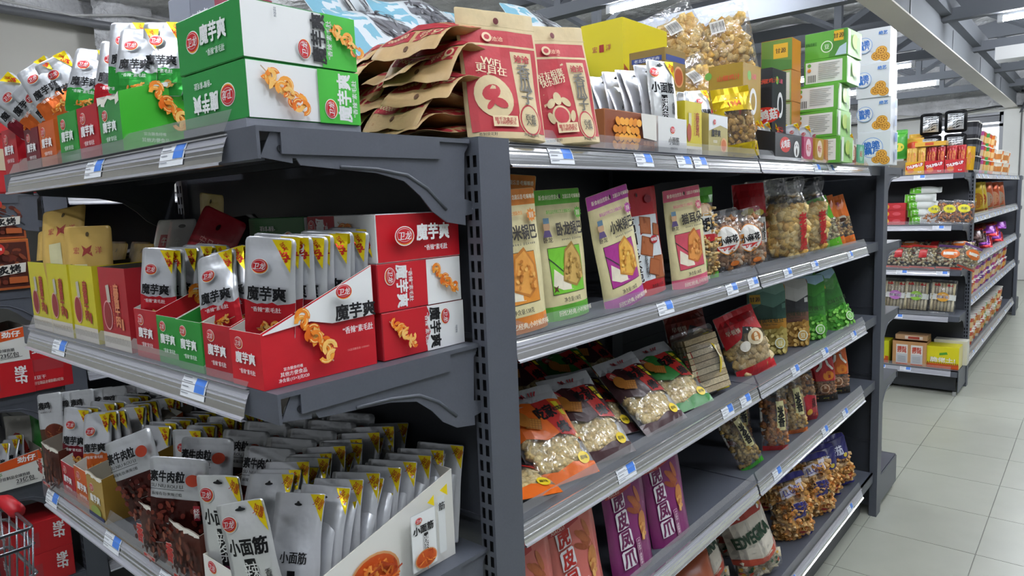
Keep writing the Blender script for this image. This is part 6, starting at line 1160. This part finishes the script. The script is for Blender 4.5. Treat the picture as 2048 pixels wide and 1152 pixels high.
for k, (y, c) in enumerate(((.42, 'c07ac0'), (.29, '8fc04a'), (.13, 'd9a03c'))): PL(kit(('rob', c), lambda: roll_bag(c)), 'rice_roll_bag', ('clear bag of rice rolls with a lilac oval label', 'clear bag of rice rolls with a green oval label', 'clear bag of rice rolls with an amber oval label')[k], 'bag', (FX+.06, y, .553), (.15, -.05, 1), (-1, -.1, 0), 'rice roll bags')
def two_pouch():
    w, h = .21, .17
    e = []
    for s in (-1, 1):
        x = 4.6*s; e += [RC(x-3.6, 1, x+3.6, 14.6, 'd9d6d0'), RC(x-3.4, 1.6, x+3.4, 8, 'b9bcc0'), T('爆料\n炒鸡', x, 11, 4.6, 'b5402c', 5.6, 0, .03), RC(x-3.6, .4, x+3.6, 1.4, 'c0522c')]+[RC(x-2.6, 2.4+.9*q, x+2.4, 2.7+.9*q, '8a8d92') for q in range(5)]
    return tray(w, .16, h, h+.005, {'*': 'b98a5c'}, [('front_print', 'F', e)], inner='a87a4c')
FE(kit('tpo', two_pouch), 'display_tray', 'kraft tray showing two silver chicken pouches', 'box', .305, FX+.09, .181)
FE(kit('kfl', lambda: carton(.2, .12, .035, {'*': 'b5906a'}, [('front_print', 'F', [RC(-4, .6, 7, 2.8, 'd9cfc4'), RC(-2, .8, 5, 2.5, 'a8402c')])])), 'snack_carton', 'flat kraft carton lying on the kraft tray', 'box', .3, FX+.1, .357)
FE(kit('ybx', lambda: carton(.19, .16, .15, {'*': 'd6cc1c', 'R': 'e0d88a'}, [('front_print', 'F', [RC(-9.4, .1, 9.4, 3.2, 'c4501c'), T('脆佬土!', 0, 6, 3.4, '2a1a12', 15, 0, .08), T('脆佬土!', 0, 6, 3.3, 'e8e4d2', 14.6, 0, .04), PG([(-2, 9), (3, 10), (2.4, 11.6), (-2, 10.6)], '4f9a34')]+[RC(-9+1.1*q, 3.3, -8.5+1.1*q, 4.2, '8a3a1c') for q in range(17)])])), 'snack_carton', 'bright yellow carton with orange foot beside the kraft tray', 'box', .105, FX+.1, .181)
FE(kit('wbx', lambda: carton(.2, .1, .17, {'*': 'd6d4c6'})), 'snack_carton', 'cream carton standing behind the bright yellow one', 'box', .085, FX+.235, .181)
FE(kit('lo1', lotus), 'lotus_carton', 'white carton in shadow behind the kraft tray', 'box', .3, FX+.245, .181, None, PI/2, 1.15)
FE(kit('ylg', lambda: carton(.1, .14, .16, {'*': 'b9bc1c'}, [('front_print', 'F', [RC(-4.8, .1, 4.8, 5, 'b54a1c'), EL(0, 4, 2.6, 2, 'd9b92c')])])), 'snack_carton', 'yellow and orange carton by the hidden end of the base shelf', 'box', .485, FX+.09, .181)
# far bays: tubs, cups and bags -------------------------------------------------------
def cup(c, c2, r=.045, h=.1):
    def mk():
        b = MB(); b.tube([(0, 0, 0), (0, 0, h*.5), (0, 0, h)], r*.78, M(c, 'card'), 12, r); l = MB(); l.tube([(0, 0, h), (0, 0, h+.006)], r*1.06, M('dedcd6', 'card'), 12)
        g = MB(); g.tube([(0, 0, h*.25), (0, 0, h*.7)], r*.862, M(c2, 'card'), 12, r*.955, False)
        return [('cup_body', b.mesh('cup_body', False), None), ('lid', l.mesh('lid'), None), ('label_band', g.mesh('label_band'), None)]
    return kit(('cup', c, c2, r), mk)
CC = (('b5342c', 'd9a04a'), ('3f9a4a', 'd9b86a'), ('b04a8c', 'd9c0a0'), ('c8522c', 'e0c08a'), ('26272b', '5a5c62'), ('d9d2c0', 'c07a3c'), ('6a3a8c', 'c9a86a'), ('d9762a', 'e6c28a'))
CN = ('red', 'green', 'pink', 'orange red', 'black', 'cream', 'purple', 'orange')
def cups(x0, n, y, z, pick, stack, where, r=.045, h=.1, dx=.1):
    for i in range(n):
        for s in range(stack):
            c = pick[i % len(pick)]; inst(cup(*CC[c], r, h), 'noodle_cup', '%s noodle cup %s' % (CN[c], where), 'cup', (x0+dx*i, y+.004*((i*7) % 3), z+(h+.0065)*s), .7*i, 'noodle cups '+where)
cups(5.22, 3, .07, 1.506, (4, 4, 4), 3, 'stacked at the corner of the far top shelf', .055, .115, .13)
cups(5.62, 9, .07, 1.506, (2, 0, 3, 1, 3, 0, 7, 5, 5), 3, 'stacked three high along the far top shelf', .045, .1, .11)
cups(6.7, 6, .07, 1.506, (5, 7, 5, 5), 2, 'stacked two high at the end of the far top shelf', .06, .1, .15)
cups(5.15, 5, .07, .609, (7, 0, 7, 2, 6), 2, 'on the fourth board near the corner post', .055, .1, .14); cups(5.9, 14, .07, .609, (6, 2, 0, 6, 5), 2, 'along the fourth board of the far bays', .05, .1, .13)
cups(5.15, 8, .09, .201, (5, 0, 5, 3), 2, 'on the bottom board near the corner post', .055, .1, .13); cups(6.2, 12, .09, .201, (0, 5, 1, 5, 3), 2, 'along the bottom board of the far bays', .05, .1, .13)
def farbag(c, c2): return kit(('fbg', c), lambda: mini(.16, .24, .04, c, [('print', [EL(0, 10, 5, 6, c2), RC(-7, 1, 7, 3, c2)])], 'foil'))
for i, (x, c, c2, lab) in enumerate(((5.2, '8fae4a', 'd9d6c8', 'green and white bag by the corner post on the far second board'), (5.32, 'c9c8bc', 'a8502c', 'pale bag beside the green and white one'), (5.75, 'd9b82c', 'b5762a', 'tall yellow bag on the far second board'), (5.95, 'd9bc3c', 'b5502a', 'yellow bag behind the tall one'), (6.35, 'c8663c', 'b5a08a', 'orange bag leaning on the far second board'), (6.8, 'c85a34', 'd9a07a', 'orange bag near the far end of the second board'), (7.2, 'c8663c', 'd9a07a', 'orange bag at the far end of the second board'))):
    PL(farbag(c, c2), 'snack_bag', lab, 'bag', (x, .08, 1.199), (-.05, .1, 1), turned(-.8), 'bags on the far second board', (1, .65, .6, 1, 1.05, .9, .8)[0] if i > 1 else .65)
for i in range(30):
    c = ('a8242c', '8a1c28', 'c8522c', '6a2a7c', '3a2420', 'b5342c')[(i*5) % 6 if i > 6 else 4]
    PL(farbag(c, 'c98a5a'), 'snack_bag', 'dark red or purple packet lying in the heap on the far third board', 'bag', (5.35+.065*i, .19+.03*(i % 3), .92+.035*(i % 4)), (.1, -.9, .12), (-.5, 0, .9), 'packets heaped on the far third board', .8)
for i in range(3): PL(farbag('2c2a24', 'b5a44a'), 'snack_bag', 'black and gold packet standing at the corner of the far third board', 'bag', (5.15+.1*i, .07, .89), (-.3, .1, 1), turned(-.8), 'black and gold packets', .6)
for x, z, c in ((8.75, 1.2, 'd9702a'), (8.75, .9, 'c85a24'), (8.75, .62, 'b5a08a')):
    FE(kit(('fcx', c), lambda: carton(.3, .25, .2, {'*': c})), 'snack_carton', {'d9702a': 'orange carton on the farthest end shelf', 'c85a24': 'deep orange carton below the orange one on the farthest end shelf', 'b5a08a': 'tan carton low on the farthest end shelf'}[c], 'box', .2, x-.1, {1.2: 1.181, .9: .871, .62: .571}[z], 'far cartons')
# end shelving beyond the narrow aisle ---------------------------------------------------
GX = -.32
def jz(c, c2):
    return carton(.2, .17, .11, {'*': c, 'R': c}, [('side_print', 'R', [RC(-6, 2.4, -.8, 7.6, c2), T('劲仔', 5, 6.4, 3.2, WHT, 5.6, -PI/2, .05)]), ('front_print', 'F', [T('劲仔', 0, 6, 3.4, WHT, 7, 0, .05)])])
JZ = kit('jz', lambda: jz('b81c24', 'a3343a'))
def jz2(): return carton(.2, .15, .16, {'*': 'b81c24'}, [('side_print', 'R', [RC(-5, 6.4, 5, 10.4, 'a3343a'), T('劲仔', 0, 13.6, 2.4, WHT, 7, 0, .05), T('厚豆干', -2.4, 4.4, 1.2, WHT), T('劲仔豆制品全球热销23亿包', 0, 2.6, 1.1, 'e0c8c0', 9)])])
EC(JZ, 'snack_carton', 'red carton lying under the white slogan carton across the aisle', 'box', 2.045, -.255, .17, .861)
EC(kit('jz2', jz2), 'snack_carton', 'red carton standing next to the slogan carton across the aisle', 'box', 2.05, -.085, .075, .861, None, 0, None)
def slogan():
    return tray(.2, .2, .08, .11, {'*': 'd9d9d4', 'F': 'd0d0ca'}, [('side_print', 'R', [PG([(-9.9, 6), (2, 6.6), (9.9, 7.6), (9.9, 10.8), (-9.9, 8)], 'd4521c'), T('劲仔', 5.6, 8.8, 1.9, WHT, 5, 0, .05), T('厚豆干', -3.6, 5.2, 1.4, '4f8a3a', 4.4, 0, .03), T('劲仔豆制品全球热销', 1.2, 3.8, 1.1, '2c2c2e', 9.6), T('23亿包', 4.6, 2.2, 1.7, '2c2c2e', 5), LN(2, 1.1, 8, 1.3, .12, '2c2c2e')])], inner='8a867c')
SL = kit('slo', slogan)
EC(SL, 'display_tray', 'white and orange slogan tray on top of the red carton across the aisle', 'box', 2.045, -.29, .2, .972)
EC(SL, 'display_tray', 'white and orange slogan tray on the fourth board across the aisle', 'box', 2.045, -.29, .2, .561)
for k in range(5): EP(konjac_pouch('kmogr'[k], k % 4), 'dark pouch packed in a slogan tray across the aisle', 2.0+.03*k, -.2+.03*k, .59, .3, .1, .6, 'pouches in the slogan tray')
for k in range(4): EP(konjac_pouch('rrmr'[k], k % 4), 'red pouch packed in the upper slogan tray across the aisle', 2.0+.03*k, -.25+.03*k, .99, .3, .3, .6, 'pouches in the upper slogan tray')
EP(kit('gbg', lambda: mini(.14, .2, .03, '2f7a34', [('print', [T('厚豆干', 1, 8, 1.6, 'a9c8a0')])])), 'dark green bag standing behind the slogan tray pouches', 2.02, -.04, .561, .05, 0, .7, None, None, 'snack_bag')
EP(kit('wbg', lambda: mini(.12, .19, .03, 'b9b6b0', [('print', [EL(1, 9, 2.4, 5, 'a8342c', 12, .3)])])), 'white and red bag behind the slogan tray pouches', 2.12, -.1, .561, .05, 0, .7, None, None, 'snack_bag')
def duck():
    rn = random.Random(6); e = [RC(-7.4, .2, 7.4, 15.6, 'a8562a'), RC(-6.8, .8, 6.8, 15, '4a2018')]+[EL(rn.uniform(-6, 6), rn.uniform(1.6, 14), rn.uniform(.7, 1.8), rn.uniform(.5, 1.1), rn.choice(('6b2e1e', '7d3c24', '92502e', '54241a')), 9, rn.uniform(0, 3)) for _ in range(40)]
    e += [EL(-1, 13, 1.8, 1.8, 'c0302a'), RC(-2, 12.6, 0, 13.4, 'e6dcd4'), PG([(-3, 4.4), (5.6, 5.4), (6, 8.4), (1, 8), (-3.4, 7.6)], 'd9d6cc'), T('炙烤', 1.4, 6.4, 2.6, BLK, 6, .1, .04), RC(1, 2, 6, 4, 'a8562a')]
    return carton(.2, .15, .16, {'*': 'b5682c', 'F': 'd0d0cc'}, [('side_picture', 'R', e), ('front_print', 'F', [RC(2, 1, 6, 3.4, '3a3a3c')]+[RC(-4, 6+1.2*q, 4, 6.3+1.2*q, '8a8a8c') for q in range(6)])])
DK = kit('duck', duck)
EC(DK, 'snack_carton', 'orange-edged roast meat carton on the second board across the aisle', 'box', 2.05, -.205, .15, 1.201)
EC(DK, 'snack_carton', 'roast meat carton on top of the orange-edged one, in shadow', 'box', 2.055, -.18, .15, 1.362, None, 0, .85)
for k in range(2): EC(JZ, 'snack_carton', ('red carton at the foot of the stack beneath the trolley', 'red carton topping the stack beneath the trolley')[k], 'box', 2.06, -.2, .17, .201+.1102*k, 'red cartons on the base board')
def crate():
    b = MB(); R = M('c8252a', 'card'); b.box(-.18, .18, -.14, .14, 0, .01, R)
    for x0, x1, y0, y1 in ((-.18, .18, -.14, -.13), (-.18, .18, .13, .14), (-.18, -.17, -.13, .13), (.17, .18, -.13, .13)): b.box(x0, x1, y0, y1, 0, .3, R)
    k = [('basket_body', b.mesh('basket_body'), None)]
    for z in (.29, .2):
        r = MB(); r.box(-.19, .19, -.15, -.14, z, z+.02, R); r.box(.18, .19, -.15, .15, z, z+.02, R); r.box(-.19, -.18, -.15, .15, z, z+.02, R); k.append(('rim', r.mesh('rim'), None))
    l = MB(); l.face([(-.15, -.1415, .08), (.15, -.1415, .08), (.15, -.1415, .15), (-.15, -.1415, .15)], M('d9c9a8', 'print')); l.face([(-.1815, -.11, .08), (-.1815, .11, .08), (-.1815, .11, .15), (-.1815, -.11, .15)], M('d9c9a8', 'print')); k.append(('label', l.mesh('label'), None))
    return k
inst(kit('crate', crate), 'basket', 'red plastic basket on the top board across the aisle', 'basket', (-.14, 2.22, 1.506), .1)
for k, (x, c, lab) in enumerate(((.5, 'c05aa0', 'pink bag lying deep in the narrow aisle'), (.75, '3a3438', 'black bag lying deep in the narrow aisle'), (.95, '8a4a3c', 'brown bag lying deep in the narrow aisle'), (.32, '2c2c30', 'black bag at the mouth of the narrow aisle'))):
    PL(kit(('aisle', c), lambda: mini(.2, .26, .04, c, [('print', [EL(0, 12, 5, 4, 'c9c0bc')])])), 'snack_bag', lab, 'bag', (x, 2.28, 1.25), (.15, -1, .05), (-.3, -.2, 1), 'bags in the narrow aisle')
for k in range(6): PL(kit(('aisle', ('8a8478', '6b3a30')[k % 2]), lambda: mini(.2, .26, .04, ('8a8478', '6b3a30')[k % 2])), 'snack_bag', 'dull bag on a lower board of the narrow aisle', 'bag', (.25+.22*k, 2.1, .905), (0, .15, 1), (-.4, -1, 0), 'dull bags in the narrow aisle')
# shopping trolley -------------------------------------------------------------------------
def trolley():
    t = empty('shopping_trolley', (-.62, 1.3, 0)); tag(t, 'wire shopping trolley with a red handle corner beside the end shelving', 'trolley')
    C_ = M('8f9298', 'metal'); x0, x1, y0, y1 = -.35, .27, -.22, .0
    def ring(z, k): 
        b = MB(); b.tube([(x0, y0-k, z), (x1, y0-k, z), (x1+.01, y0-k+.01, z), (x1+.01, y1-.01, z), (x1, y1, z), (x0, y1, z)], .004, C_, 8); return b.build('wire_rim', t, True)
    for z, k in ((.74, .0), (.70, 0), (.63, -.004), (.53, -.008)): ring(z, k)
    for i in range(11):
        x = x1-.06*i
        for y, yb in ((y1, y1-.03), (y0, y0+.03)):
            b = MB(); b.tube([(x, y, .74), (x-.01, yb, .42)], .0022, C_, 5); b.build('wire', t, True)
    for i in range(4):
        b = MB(); y = y0+.06*i; b.tube([(x1+.01, y, .74), (x1-.02, y, .42)], .0022, C_, 5); b.build('wire', t, True)
    b = MB(); R = M('b81c26', 'card')
    b.tube([(x1-.09, y1+.002, .745), (x1-.005, y1+.002, .745), (x1+.012, y1-.012, .745), (x1+.012, y1-.1, .745)], .017, R, 10); b.build('handle_corner', t, True)
    b = MB(); b.box(x0, x1-.03, y0+.03, y1-.03, .415, .42, C_); b.build('basket_floor', t)
    for x in (x0+.05, x1-.08):
        for y in (y0+.04, y1-.04):
            b = MB(); b.tube([(x, y, .42), (x, y, .1)], .009, C_, 8); l = b.build('leg', t)
            b = MB(); b.tube([(x, y-.012, .05), (x, y+.012, .05)], .05, M('3a3c40', 'matte'), 16); b.build('wheel', l)
trolley()
bpy.data.objects.remove(_to)
